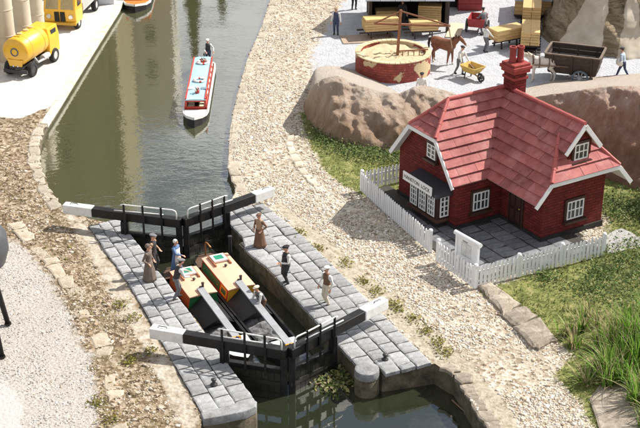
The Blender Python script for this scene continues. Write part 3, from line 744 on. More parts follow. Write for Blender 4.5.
# walls
def prof_b(poly, b0, b1):   # polygon in (a,z) extruded along b
    return MB().loft([[hv(b, a, z) for a, z in poly] for b in (b0, b1)])
def prof_a(poly, a0, a1):   # polygon in (b,z) extruded along a
    return MB().loft([[hv(b, a, z) for b, z in poly] for a in (a0, a1)])
zm = lambda a: EZ+MS*(MH-abs(a-MC))-.10
obj('wall', prof_b([(-7.3,0),(-2.85,0),(-2.85,zm(-2.85)),(MC+mh_h,mh_z-.08),(MC-mh_h,mh_z-.08),(-7.3,zm(-7.3))], -2.5, .3), brick, house)
obj('wall', prof_a([(0,0),(3.45,0),(3.45,2.98),(0,2.98)], -5.6, 0), brick, house)
obj('plinth', prof_b([(-7.34,-.1),(-2.79,-.1),(-2.79,.2),(-7.34,.2)], -2.56, .1), plinth_m, house)
obj('wall', prof_a([(0,0),(3.45,0),(3.45,2.3),(0,2.3)], -7.28, -5.62), brick, house)
obj('plinth', prof_a([(-.06,-.1),(3.51,-.1),(3.51,.2),(-.06,.2)], -7.32, .06), plinth_m, house)
# roof planes and tiles
roof = obj('roof', MB().box((WC, -MC, RZ-.13), (.3, .3, .1)), tile_m, house)     # hidden crown piece that carries the planes
def clip(poly, n, d):
    out = []
    for i in range(len(poly)):
        p, q = poly[i], poly[(i+1) % len(poly)]; dp = p[0]*n[0]+p[1]*n[1]-d; dq = q[0]*n[0]+q[1]*n[1]-d
        if dp >= 0: out.append(p)
        if (dp >= 0) != (dq >= 0):
            t_ = dp/(dp-dq); out.append((p[0]+(q[0]-p[0])*t_, p[1]+(q[1]-p[1])*t_))
    return out
def roof_plane(poly, tw=.98, th=.45, deck=True, seed=0, lift=.0):
    """poly: convex planar polygon (local coords), tiled in staggered courses"""
    poly = [Vector(p) for p in poly]
    n = Vector()
    for i in range(len(poly)): n += poly[i].cross(poly[(i+1) % len(poly)])
    n.normalize()
    if n.z < 0: n = -n; poly = poly[::-1]
    e = Vector((0,0,1)).cross(n).normalized(); u = n.cross(e)
    if u.z < 0: u = -u; e = -e
    o = min(poly, key=lambda p: p.z); p2 = [((p-o).dot(e), (p-o).dot(u)) for p in poly]
    area = sum(p2[i][0]*p2[(i+1) % len(p2)][1]-p2[(i+1) % len(p2)][0]*p2[i][1] for i in range(len(p2)))
    if area < 0: p2 = p2[::-1]
    if deck:
        obj('roof_deck', MB().loft([[o+e*a+u*b-n*.02 for a, b in p2], [o+e*a+u*b-n*.08 for a, b in p2]]), [barge], roof)
    emin = min(p[0] for p in p2); emax = max(p[0] for p in p2); umin = min(p[1] for p in p2); umax = max(p[1] for p in p2)
    rows = max(1, round((umax-umin)/th)); th = (umax-umin)/rows
    for r_ in range(rows):
        u0 = umin+r_*th; x = emin-(tw*.5 if (r_+seed) % 2 else 0)-random.uniform(0, .1)
        while x < emax:
            w_ = tw*random.uniform(.95, 1.05)
            q = [(x+.006, u0), (x+w_-.006, u0), (x+w_-.006, u0+th), (x+.006, u0+th)]; x += w_
            for i in range(len(p2)):
                a, b = p2[i], p2[(i+1) % len(p2)]; nx, ny = -(b[1]-a[1]), (b[0]-a[0]); l = math.hypot(nx, ny) or 1
                if q: q = clip(q, (nx/l, ny/l), (a[0]*nx+a[1]*ny)/l)
            if len(q) < 3: continue
            ar = abs(sum(q[i][0]*q[(i+1) % len(q)][1]-q[(i+1) % len(q)][0]*q[i][1] for i in range(len(q))))/2
            if ar < .008: continue
            jt = random.uniform(-.012, .012)
            top = [o+e*a+u*b+n*(lift+.10+jt-.085*(b-u0)/th) for a, b in q]; bot = [o+e*a+u*b-n*.015 for a, b in q]
            obj('roof_tile', MB().loft([bot, top]), tile_m, roof)
eL, eR = WC-WH, WC+WH
val = MC+MH                                     # main front eave a
valley_b = eL
roof_plane([hv(MB0, val, EZ), hv(MB0, MC+mh_h, mh_z), hv(MHB, MC, RZ), hv(WC, MC, RZ), hv(eL, val, EZ)])
roof_plane([hv(MB0, MC-MH, EZ), hv(MB0, MC-mh_h, mh_z), hv(MHB, MC, RZ), hv(WC, MC, RZ), hv(eR, MC-MH, EZ)], 1.2)
roof_plane([hv(MB0, MC+mh_h, mh_z), hv(MB0, MC-mh_h, mh_z), hv(MHB, MC, RZ)], .8, .42)
roof_plane([hv(eL, WA0, EZ), hv(WC-wh_h, WA0, wh_z), hv(WC, WHA, RZ), hv(WC, MC, RZ), hv(eL, val, EZ)], seed=1)
roof_plane([hv(eR, WA0, EZ), hv(WC+wh_h, WA0, wh_z), hv(WC, WHA, RZ), hv(WC, MC, RZ), hv(eR, MC-MH, EZ)], 1.3)
roof_plane([hv(WC-wh_h, WA0, wh_z), hv(WC+wh_h, WA0, wh_z), hv(WC, WHA, RZ)], .85, .45)
# gablet dormer in the hip
GA, GH, GF = .25, .95, 4.15
for s in (-1, 1):
    roof_plane([hv(WC+s*GH, GA+.08, GF), hv(WC+s*.0, GA+.08, RZ+.06), hv(WC, -2.0, RZ+.06), hv(WC+s*GH, -1.5, GF)], .8, .42, lift=.0)
obj('gablet_wall', prof_a([(WC-.62,3.2),(WC+.62,3.2),(WC+.62,4.45),(WC,RZ-.12),(WC-.62,4.45)], -1.6, GA-.14), brick, house)
def board(name, a, b, wd, h, m, par, dz=-.06):
    return obj(name, MB().bar(a+Vector((0,0,dz)), b+Vector((0,0,dz)), wd, h), m, par, bevel=.01)
for s in (-1, 1):
    board('bargeboard', hv(WC, GA+.10, RZ+.06), hv(WC+s*(GH+.03), GA+.10, GF-.03), .06, .2, barge, roof)
    board('bargeboard', hv(MB0-.02, MC+s*(MH+.03), EZ-.04), hv(MB0-.02, MC+s*(mh_h), mh_z-.0), .06, .20, barge, roof)
    board('bargeboard', hv(WC+s*(WH+.03), WA0+.02, EZ-.04), hv(WC+s*wh_h, WA0+.02, wh_z), .06, .20, barge, roof)
board('fascia', hv(MB0-.022, MC-mh_h-.03, mh_z), hv(MB0-.022, MC+mh_h+.03, mh_z), .06, .18, barge, roof)
board('fascia', hv(WC-wh_h-.03, WA0+.022, wh_z), hv(WC+wh_h+.03, WA0+.022, wh_z), .06, .18, barge, roof)
for a, b in ((hv(MHB, MC, RZ+.07), hv(WC, MC, RZ+.07)), (hv(WC, GA+.05, RZ+.11), hv(WC, MC, RZ+.08)),
             (hv(MHB, MC, RZ+.06), hv(MB0, MC+mh_h, mh_z+.06)), (hv(MHB, MC, RZ+.06), hv(MB0, MC-mh_h, mh_z+.06)),
             (hv(WC-.55, WHA+.62, RZ-.55), hv(WC-wh_h, WA0, wh_z+.06)), (hv(WC+.55, WHA+.62, RZ-.55), hv(WC+wh_h, WA0, wh_z+.06))):
    n = max(1, round((b-a).length/.62))
    for i in range(n):
        p, q = a.lerp(b, i/n), a.lerp(b, (i+.985)/n)
        obj('ridge_tile', MB().tube([p, q], [.085, .095], 8), ridge_m, roof, smooth=False)
# windows
def window(c, wdir, ndir, wd, ht, cols, rows, par=house, surround=.1, sill=True):
    c, wdir, ndir = Vector(c), Vector(wdir), Vector(ndir); up = Vector((0,0,1))
    rot = Matrix((wdir, ndir, up)).transposed()
    w_ = obj('window', MB().box(c, (wd+2*surround, .1, ht+2*surround), rot), brown, par)
    obj('pane', MB().box(c+ndir*.05, (wd, .02, ht), rot), glass, w_)
    mb = MB()
    t_ = .055
    for s in (-1, 1):
        mb.box(c+ndir*.07+wdir*s*(wd/2-t_/2), (t_, .05, ht), rot); mb.box(c+ndir*.07+up*s*(ht/2-t_/2), (wd-2*t_, .05, t_), rot)
    obj('frame', mb, wframe, w_)
    for i in range(1, cols): obj('glazing_bar', MB().box(c+ndir*.066+wdir*(wd*(i/cols-.5)), (.07 if i*2 == cols else .045, .04, ht-2*t_), rot), wframe, w_)
    for j in range(1, rows): obj('glazing_bar', MB().box(c+ndir*.063+up*(ht*(j/rows-.5)), (wd-2*t_, .034, .05), rot), wframe, w_)
    if sill: obj('sill', MB().box(c+ndir*.1-up*(ht/2+surround+.02), (wd+.34, .24, .09), rot), brown, w_)
    return w_
VB, VA = Vector((1,0,0)), Vector((0,-1,0))      # local +b, local +a
window(hv(-1.22, -2.82, 1.18), VB, VA, .86, .86, 4, 2)
window(hv(1.75, .03, 1.2), VB, VA, .92, .86, 4, 2)
window(hv(WC, GA-.11, 4.0), VB, VA, .74, .72, 3, 2, surround=.10)
window(hv(-2.53, -4.72, 3.12), -VA, -VB, .62, .66, 2, 3)
# door in the wing's inner wall
dr = obj('door', MB().box(hv(-.02, -1.75, 1.0), (.08, .85, 1.75)), doorm, house)
for s in (-1, 1):
    for z in (.6, 1.35): obj('panel', MB().box(hv(-.07, -1.75+s*.2, z), (.03, .28, .5)), brown, dr)
obj('handle', MB().ell(hv(-.1, -1.45, 1.0), (.04,.04,.04), 8, 6), mat('brass2', (.5,.3,.1), .3, metal=.8), dr)
obj('door_frame', MB().box(hv(-.01, -2.22, 1.0), (.12, .08, 1.85)).box(hv(-.01, -1.28, 1.0), (.12, .08, 1.85)).box(hv(-.01, -1.75, 1.96), (.12, 1.02, .08)), brown, house)
# bay window under a slate canopy, with its name board
bay = obj('bay_window', prof_a([(-3.12,.35),(-2.45,.35),(-2.45,1.75),(-3.12,1.75)], -5.5, -3.4), brown, house)
obj('apron', prof_a([(-3.2,.28),(-2.45,.28),(-2.45,.42),(-3.2,.42)], -5.58, -3.32), mat('bay_wood', (.09,.04,.025), .6, .3, 5), bay)
obj('pier', prof_a([(-3.05,-.1),(-2.45,-.1),(-2.45,.3),(-3.05,.3)], -5.4, -3.5), plinth_m, bay)
for i in range(3):
    window(hv(-3.12, -5.12+i*.67, 1.03), -VA, -VB, .52, 1.0, 3, 4, bay, .03, False)
window(hv(-2.78, -3.41, 1.03), VB, VA, .46, 1.0, 2, 4, bay, .03, False)
slate = mat('canopy_slate', (.028,.03,.035), .5, .3, 4)
obj('canopy', MB().add([hv(-3.42,-5.8,1.62), hv(-3.42,-3.1,1.62), hv(-2.48,-3.1,1.62), hv(-2.48,-5.8,1.62), hv(-3.36,-5.7,1.74), hv(-3.36,-3.2,1.74), hv(-2.48,-3.3,1.98), hv(-2.48,-5.6,1.98)],
    [(0,3,2,1),(4,5,6,7),(0,1,5,4),(1,2,6,5),(2,3,7,6),(3,0,4,7)]), slate, bay)
board_o = obj('name_board', MB().box(hv(-3.46, -4.5, 1.86), (.06, 2.2, .42)), wframe, bay, bevel=.02)
for word, off in (('HANSTON', .40), ('LOCK', -.66)):
    tcv = bpy.data.curves.new('lettering', 'FONT'); tcv.body = word; tcv.size = .25; tcv.align_x = 'CENTER'; tcv.align_y = 'CENTER'; tcv.extrude = .004
    to = bpy.data.objects.new('tmp', tcv); C.objects.link(to); dg = bpy.context.evaluated_depsgraph_get(); tme = bpy.data.meshes.new_from_object(to.evaluated_get(dg)); bpy.data.objects.remove(to)
    tme.materials.clear(); tme.materials.append(black)
    lt = link('lettering', tme, board_o)
    lt.matrix_local = Matrix.Translation(Vector((-3.495, 4.5+off, 1.86))) @ Matrix((-Vector((0,1,0)), Vector((0,0,1)), -VB)).transposed().to_4x4()
# chimney
cb_, ca_ = 1.95, -4.78
chm = mat('chimney_red', (.27,.035,.028), .65, .25, 5, .3, 20)
def cbx(z0, z1, w_): return MB().box(hv(cb_, ca_, (z0+z1)/2), (w_, w_, z1-z0))
ch = obj('chimney', cbx(4.3, 6.05, .72), brick, roof)
for z0, z1, w_ in ((5.72,5.86,.84),(6.04,6.2,.94),(6.2,6.36,1.06),(6.36,6.48,.92)): obj('corbel', cbx(z0, z1-.003, w_), chm, ch, bevel=.02)
for s in (-1, 1): obj('chimney_pot', MB().lathe([(0,0),(.18,0),(.17,.12),(.15,.16),(.14,.62),(.175,.64),(.175,.74),(.11,.74),(.11,.5),(0,.5)], 14, hv(cb_+s*.17, ca_+s*.06, 6.46)), chm, ch, smooth=False)

# yard slabs
yslab = mat('yard_slate', (.13,.135,.15), .7, .3, 4, .4, 12, rnd=.22, col2=(.22,.225,.24))
yard_poly = [HO+BX*-4.75+AX*1.5, HO+BX*1.75+AX*1.9, HO+BX*1.75-AX*.0, HO-AX*3, HO+BX*-2.4-AX*3, HO+BX*-2.4-AX*8.3, HO+BX*-3.7-AX*8.3]
yd = structure(obj('pavement_yard', MB().prism([(p.x, p.y) for p in yard_poly], -.1, .012), joint))
b = -4.9
nb_, na_ = 8, 13
for i in range(nb_):
    for j in range(na_):
        b0, b1 = -4.85+i*.85, -4.85+(i+1)*.85; off = (.4 if i % 2 else 0); a0, a1 = -8.6+j*.86+off, -8.6+(j+1)*.86+off
        q = [(bb+random.uniform(-.06, .06), aa+random.uniform(-.06, .06)) for bb, aa in ((b0+.03,a0+.03),(b1-.03,a0+.03),(b1-.03,a1-.03),(b0+.03,a1-.03))]
        w_ = [HO+BX*bb+AX*aa for bb, aa in q]; c_ = sum(w_, Vector())/4
        if not inpoly(np.array([c_.x]), np.array([c_.y]), [(p.x, p.y) for p in yard_poly])[0]: continue
        fine_ = inpoly(np.array([p.x for p in w_]), np.array([p.y for p in w_]), [(p.x, p.y) for p in yard_poly])
        if fine_.sum() < 3: continue
        stone_piece('slab', rag([(p.x, p.y) for p in w_], .02), -.1, .035+random.uniform(-.008, .008), yslab, yd, .03)

# picket fences
fwhite = mat('fence_white', (.76,.77,.78), .55, .05, 4, .06, 18)
pk = MB(); w2 = .062
pk.loft([[(x, y, z) for x, z in ((-w2,0),(w2,0),(w2,.86),(w2*.6,.93),(0,.965),(-w2*.6,.93),(-w2,.86))] for y in (-.02, .02)])
pk_me = pk.mesh('picket', fwhite); fixn(pk_me)
po = MB().box((0,0,.5), (.14,.14,1.0)).lathe([(.05,.98),(.09,1.0),(.10,1.04),(.07,1.09),(0,1.11)], 10); po_me = po.mesh('post', fwhite); fixn(po_me)
def fence(label, a, b, posts=2, start=True, end=True):
    d = b-a; L_ = d.length; rot = math.atan2(d.y, d.x)
    t = thing('picket_fence', label, 'picket fence', (a.x, a.y, .0), rot, 'white picket fences of the cottage')
    n = round(L_/.195)
    for i in range(n):
        o = link('picket', pk_me, t, ((i+.5)*L_/n, -.035, .05+random.uniform(-.01, .01))); o.rotation_euler = (random.uniform(-.015, .015), random.uniform(-.015, .015), random.uniform(-.05, .05))
    for z in (.25, .7): obj('rail', MB().box((L_/2, .02, z), (L_, .04, .09)), fwhite, t)
    for k in range(posts):
        if (k == 0 and not start) or (k == posts-1 and not end): continue
        link('post', po_me, t, (L_*k/(posts-1), .04, 0))
    return t
fence('picket fence section running from the corner back to the house wall', P(361,191), P(405,181), 2, False)
fence('picket fence section along the towpath beside the bay window', P(361,191), P(429,252), 2)
fence('short picket fence section in front of the white notice board', P(437,262), P(474,288), 2)
fence('long front picket fence facing the grass and brown stones', P(474,288), P(603,256), 4, False)
# notice board
n0, n1 = P(455,268), P(477,281); d = n1-n0; L_ = d.length
t = thing('notice_board', 'white notice board with rounded cap standing behind the short fence', 'notice board', (n0.x, n0.y, 0), math.atan2(d.y, d.x))
for x in (.06, L_-.06): obj('post', MB().box((x, 0, .8), (.12, .12, 1.6)), fwhite, t)
pn = obj('panel', MB().box((L_/2, 0, 1.15), (L_-.2, .07, .86)), fwhite, t)
obj('cap', MB().tube([(-.1,0,1.66),(L_+.1,0,1.66)], .1, 10), fwhite, t, smooth=False)
grey = mat('print_grey', (.42,.42,.42), .7)
dark_print = mat('print_dark', (.16,.16,.16), .7)
for s in (-1, 1):
    obj('poster', MB().box((L_/2-.02, s*.038, 1.13), (.62, .006, .62)), mat('poster_white', (.66,.66,.64), .6), pn)
    for z in (.85, 1.41): obj('poster_border', MB().box((L_/2-.02, s*.043, z), (.56, .006, .018)), grey, pn)
    for x in (-.28, 0, .28): obj('poster_border', MB().box((L_/2-.02+x, s*.0435, 1.13), (.014, .006, .55)), grey, pn)
    obj('poster_heading', MB().box((L_/2-.1, s*.043, 1.49), (.3, .006, .04)), dark_print, pn)

# ================================================================ TERRAIN: clay mounds and cliff
clay = None
def clay_mat(name, top, mid, low):
    m, t, b = node_mat(name); N = t.nodes; L = t.links
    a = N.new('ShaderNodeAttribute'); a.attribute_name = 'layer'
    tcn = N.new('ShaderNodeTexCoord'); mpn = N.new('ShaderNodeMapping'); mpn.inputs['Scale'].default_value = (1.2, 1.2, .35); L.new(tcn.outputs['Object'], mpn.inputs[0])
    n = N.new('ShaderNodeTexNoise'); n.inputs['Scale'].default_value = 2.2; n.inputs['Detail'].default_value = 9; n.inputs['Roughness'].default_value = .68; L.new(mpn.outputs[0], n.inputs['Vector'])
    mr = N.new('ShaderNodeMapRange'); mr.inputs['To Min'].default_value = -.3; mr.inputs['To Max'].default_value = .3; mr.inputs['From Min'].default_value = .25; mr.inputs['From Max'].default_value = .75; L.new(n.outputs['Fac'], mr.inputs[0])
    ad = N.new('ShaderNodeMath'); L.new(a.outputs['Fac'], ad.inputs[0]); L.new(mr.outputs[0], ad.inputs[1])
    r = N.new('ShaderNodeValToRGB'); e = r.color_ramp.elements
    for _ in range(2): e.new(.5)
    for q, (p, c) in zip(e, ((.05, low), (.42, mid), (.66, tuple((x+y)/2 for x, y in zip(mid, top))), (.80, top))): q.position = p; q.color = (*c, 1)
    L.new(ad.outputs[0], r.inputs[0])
    n2 = N.new('ShaderNodeTexNoise'); n2.inputs['Scale'].default_value = 4.5; n2.inputs['Detail'].default_value = 10; n2.inputs['Roughness'].default_value = .78; L.new(mpn.outputs[0], n2.inputs['Vector'])
    ov = N.new('ShaderNodeMixRGB'); ov.blend_type = 'OVERLAY'; ov.inputs[0].default_value = .5; L.new(r.outputs[0], ov.inputs['Color1']); L.new(n2.outputs['Fac'], ov.inputs['Color2'])
    L.new(ov.outputs[0], b.inputs['Base Color']); b.inputs['Roughness'].default_value = .92; b.inputs['Specular IOR Level'].default_value = .2
    bp = N.new('ShaderNodeBump'); bp.inputs['Strength'].default_value = 1; bp.inputs['Distance'].default_value = .35; L.new(n2.outputs['Fac'], bp.inputs['Height']); L.new(bp.outputs[0], b.inputs['Normal'])
    return m
def mound(name, stations, m, amp=.22, nu=150, nv=60, seed=1):
    nu, nv = 230, 90
    """stations: (base, crest, back) world points along the mound; skinned with a rough profile"""
    st = [(Vector(a), Vector(b), Vector(c_)) for a, b, c_ in stations]
    def cat(lst, t_):
        n = len(lst)-1; x = t_*n; i = min(int(x), n-1); f = x-i
        p0 = lst[max(i-1, 0)]; p1 = lst[i]; p2 = lst[i+1]; p3 = lst[min(i+2, n)]
        return .5*((2*p1)+(p2-p0)*f+(2*p0-5*p1+4*p2-p3)*f*f+(3*p1-p0-3*p2+p3)*f**3)
    V = []; lay = []
    for i in range(nu):
        t_ = i/(nu-1); ba, cr_, bk = (cat([s[k] for s in st], t_) for k in range(3))
        for j in range(nv):
            v = j/(nv-1)
            if v < .55:                         # face: bulging, steep
                q = v/.55; p = ba.lerp(cr_, q); h = cr_.z*(1-(1-q)**1.7); h = h*.75+cr_.z*q*.25; l = q*.70
                p.z = h
            else:
                q = (v-.55)/.45; p = cr_.lerp(bk, q); p.z = cr_.z*(1-q)**1.15 if True else 0; l = .72+.28*min(1, q*4)
            x, y = p.x, p.y
            edge = min(1, v*9, (1-v)*9, t_*10, (1-t_)*10)
            rough = (fbm(np.array(x*1.0), np.array(y*.6+p.z*.8), .8, seed, 6)-.47)*2.4
            gul = abs(float(vnoise(np.array(x*1.9+p.z*.3), np.array(y*.5), 1.0, seed+3))-.5)*-1.2+.3
            fac = (1.0 if v < .5 else max(.22, 1-(v-.5)*3.5))
            d = (float(rough)+gul*.45*(v < .6))*amp*edge*fac
            p.y -= d*1.6*(v < .62); p.z += d
            if edge < .12: p.z = -.15
            V.append(p); lay.append(l)
    Fc = [(i*nv+j, (i+1)*nv+j, (i+1)*nv+j+1, i*nv+j+1) for i in range(nu-1) for j in range(nv-1)]
    mb = MB().add(V, Fc); me = mb.mesh(name, m, True)
    at = me.attributes.new('layer', 'FLOAT', 'POINT'); at.data.foreach_set('value', lay)
    fixn_keep(me); o = link(name, me); return structure(o)
def ray_at(px, py, Y):
    """plan x and height of the surveyed sight line at distance Y"""
    a = P(px, py, 0); t_ = Y/a.y; return Vector((a.x*t_, Y, CAM_H*(1-t_)))
sand_top = (.62,.48,.36)
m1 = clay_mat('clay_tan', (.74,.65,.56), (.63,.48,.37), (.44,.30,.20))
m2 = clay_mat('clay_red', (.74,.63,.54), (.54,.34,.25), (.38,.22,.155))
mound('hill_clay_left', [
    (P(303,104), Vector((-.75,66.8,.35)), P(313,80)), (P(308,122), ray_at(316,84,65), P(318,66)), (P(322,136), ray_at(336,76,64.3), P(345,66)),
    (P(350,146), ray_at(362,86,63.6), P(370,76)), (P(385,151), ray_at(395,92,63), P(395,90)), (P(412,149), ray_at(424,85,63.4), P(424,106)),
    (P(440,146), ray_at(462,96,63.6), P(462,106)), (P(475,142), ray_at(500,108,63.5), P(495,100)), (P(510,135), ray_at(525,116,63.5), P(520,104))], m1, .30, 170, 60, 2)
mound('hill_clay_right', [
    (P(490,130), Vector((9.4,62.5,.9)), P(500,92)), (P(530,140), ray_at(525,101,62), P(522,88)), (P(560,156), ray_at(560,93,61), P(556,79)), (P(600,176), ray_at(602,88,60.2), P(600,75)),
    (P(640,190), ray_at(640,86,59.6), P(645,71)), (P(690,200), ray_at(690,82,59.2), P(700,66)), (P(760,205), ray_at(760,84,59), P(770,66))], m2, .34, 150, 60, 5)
# quarry cliff with pale ribs
rock_m, t_, b_ = node_mat('quarry_rock'); N = t_.nodes; L = t_.links
a_ = N.new('ShaderNodeAttribute'); a_.attribute_name = 'rib'
tcn = N.new('ShaderNodeTexCoord'); mpn = N.new('ShaderNodeMapping'); mpn.inputs['Rotation'].default_value = (0, R(-38), 0); mpn.inputs['Scale'].default_value = (.35, .5, 3.2)
L.new(tcn.outputs['Object'], mpn.inputs[0])
n1_ = N.new('ShaderNodeTexNoise'); n1_.inputs['Scale'].default_value = 2.8; n1_.inputs['Detail'].default_value = 8; n1_.inputs['Roughness'].default_value = .7; L.new(mpn.outputs[0], n1_.inputs['Vector'])
r1 = N.new('ShaderNodeValToRGB'); e = r1.color_ramp.elements; e.new(.5)
for q, (p, c) in zip(e, ((.32, (.20,.14,.08)), (.46, (.46,.36,.23)), (.66, (.64,.54,.39)))): q.position = p; q.color = (*c, 1)
L.new(n1_.outputs['Fac'], r1.inputs[0])
n2_ = N.new('ShaderNodeTexNoise'); n2_.inputs['Scale'].default_value = 1.4; n2_.inputs['Detail'].default_value = 8; L.new(tcn.outputs['Object'], n2_.inputs['Vector'])
r2 = N.new('ShaderNodeValToRGB'); e = r2.color_ramp.elements
for q, (p, c) in zip(e, ((.3, (.40,.34,.26)), (.7, (.56,.50,.41)))): q.position = p; q.color = (*c, 1)
L.new(n2_.outputs['Fac'], r2.inputs[0])
ad = N.new('ShaderNodeMath'); L.new(a_.outputs['Fac'], ad.inputs[0]); L.new(n2_.outputs['Fac'], ad.inputs[1])
mr = N.new('ShaderNodeMapRange'); mr.inputs['From Min'].default_value = .9; mr.inputs['From Max'].default_value = 1.06; L.new(ad.outputs[0], mr.inputs[0])
mx = N.new('ShaderNodeMixRGB'); L.new(mr.outputs[0], mx.inputs[0]); L.new(r1.outputs[0], mx.inputs['Color1']); L.new(r2.outputs[0], mx.inputs['Color2']); L.new(mx.outputs[0], b_.inputs['Base Color'])
b_.inputs['Roughness'].default_value = .95; b_.inputs['Specular IOR Level'].default_value = .15
iv = N.new('ShaderNodeMath'); iv.operation = 'SUBTRACT'; iv.inputs[0].default_value = 1.05; L.new(mr.outputs[0], iv.inputs[1])
bp = N.new('ShaderNodeBump'); bp.inputs['Distance'].default_value = .6; L.new(iv.outputs[0], bp.inputs['Strength']); L.new(n1_.outputs['Fac'], bp.inputs['Height']); L.new(bp.outputs[0], b_.inputs['Normal'])
V = []; rib = []; nu, nv = 230, 130
foot = [P(560,-60), P(553,-20), P(547,12), P(549,34), P(562,46), P(590,53), P(625,56), P(680,56), P(760,54)]
ft = resample(foot, .1); ftn = len(ft)
for i in range(nu):
    f0 = ft[int(i/(nu-1)*(ftn-1))]; f1 = ft[max(0, int(i/(nu-1)*(ftn-1))-12)]; f2 = ft[min(ftn-1, int(i/(nu-1)*(ftn-1))+12)]
    tg = (f2-f1).normalized(); back = Vector((-tg.y, tg.x, 0))
    if back.y < 0 and back.x < 0: back = -back
    u = i/(nu-1)
    xm = f0.x
    for j in range(nv):
        v = j/(nv-1); h = 11*v
        rb = 0
        for xc, wd, tp in ((16.1, 1.25, .06), (18.75, 1.0, .2), (22.5, 1.1, .12), (26, 1.2, .1)):
            ww = wd*(1-tp*h)+.18*(float(vnoise(np.array(h*1.5), np.array(xc), 1.0, 6))-.5)
            if u > .3 and ww > 0: rb = max(rb, 1-abs(xm-xc)/ww)
        ribk = min(1, max(0, rb)*3.5)
        p = f0+back*(h*.62+.35*math.sin(h*.9+i*.2)*.3)+Vector((0,0,h))
        p += back*(-(ribk*.55))
        q_ = xm*1.0+h*.9; st_ = 1-abs(2*float(vnoise(np.array(q_), np.array(xm*.25-h*.25), 1.5, 4))-1); st2 = 1-abs(2*float(vnoise(np.array(q_*2.3), np.array(xm*.5-h*.5), 1.5, 14))-1)
        p += back*(-(st_*.45+st2*.25)*(1-ribk))
        p += back*(-(float(fbm(np.array(xm), np.array(h+p.y*.3), .9, 8))-.45)*.5)
        if j == 0: p.z = -.2
        V.append(p); rib.append(ribk)
me = MB().add(V, [(i*nv+j, (i+1)*nv+j, (i+1)*nv+j+1, i*nv+j+1) for i in range(nu-1) for j in range(nv-1)]).mesh('cliff', rock_m, True)
at = me.attributes.new('rib', 'FLOAT', 'POINT'); at.data.foreach_set('value', rib); fixn_keep(me); structure(link('cliff_quarry', me))

# ================================================================ PEOPLE AND HORSES
def remeshed(mb, voxel, smooth_it=2):
    me = mb.mesh('tmp', [black]); o = link('tmp', me)
    r = o.modifiers.new('r', 'REMESH'); r.mode = 'VOXEL'; r.voxel_size = voxel
    s_ = o.modifiers.new('s', 'SMOOTH'); s_.iterations = smooth_it; s_.factor = .5
    dg = bpy.context.evaluated_depsgraph_get(); out = bpy.data.meshes.new_from_object(o.evaluated_get(dg))
    bpy.data.objects.remove(o); bpy.data.meshes.remove(me); out.materials.clear(); return out
def paint(me, segs, mats):
    for m_ in mats: me.materials.append(m_)
    n = len(me.polygons); c = np.empty(n*3); me.polygons.foreach_get('center', c); c = c.reshape(-1, 3)
    best = np.full(n, 1e9); mi = np.zeros(n, int)
    for p, q, r, k in segs:
        p = np.array(p); q = np.array(q); d = q-p; l2 = max(1e-9, d@d); t_ = np.clip(((c-p)@d)/l2, 0, 1)
        ds = np.linalg.norm(c-p-t_[:, None]*d, axis=1)-r
        w_ = ds < best; best[w_] = ds[w_]; mi[w_] = k
    me.polygons.foreach_set('material_index', mi); me.polygons.foreach_set('use_smooth', [True]*n)
def cl(name, c): return mat('cloth_'+name, c, .85, .2, 9, .2, 40)
skin = mat('skin', (.52,.28,.19), .6, .1, 8)
CLOTH = dict(white=cl('white', (.66,.65,.62)), grey=cl('grey', (.16,.16,.17)), dark=cl('dark', (.035,.033,.035)), brown=cl('brown', (.16,.085,.05)), tan=cl('tan', (.34,.23,.14)),
    navy=cl('navy', (.045,.06,.11)), blue=cl('blue', (.10,.18,.34)), taupe=cl('taupe', (.15,.115,.095)), lblue=cl('lblue', (.38,.46,.55)), red=cl('red', (.35,.05,.03)), cream=cl('cream', (.60,.54,.42)), black=cl('black', (.015,.015,.016)))
def hand(mb, wrist, d, side, segs):
    d = d.normalized(); sx = Vector((0, side, 0)); sx = (sx-d*sx.dot(d))
    if sx.length < .1: sx = Vector((1,0,0))-d*d.x
    sx.normalize(); nn = d.cross(sx)
    palm = wrist+d*.055
    rot = Matrix((d, sx, nn)).transposed()
    mb.ell(palm, (.058, .043, .022), 8, 6, rot=rot)
    for k, (o, l) in enumerate(((-.033,.055),(-.011,.068),(.012,.064),(.034,.05))):
        a = palm+d*.04+sx*o; b = a+d*l*.55+nn*.008; c = b+d*l*.4+nn*.03
        mb.tube([a, b, c], [.0125, .0118, .010], 6)
    a = palm-d*.01-sx*.035; mb.tube([a, a-sx*.03+d*.025+nn*.01, a-sx*.035+d*.06+nn*.025], [.014, .013, .011], 6)
    segs.append((wrist, palm+d*.11, .045, 0))
def limb2(a, b, l1, l2, pole):
    """two-bone joint position between a and b bending towards pole"""
    d = b-a; L_ = min(d.length, (l1+l2)*.999); d.normalize(); b = a+d*L_
    x = (l1*l1-l2*l2+L_*L_)/(2*L_); h = math.sqrt(max(0, l1*l1-x*x))
    pl = pole-d*pole.dot(d); pl.normalize(); return a+d*x+pl*h, b
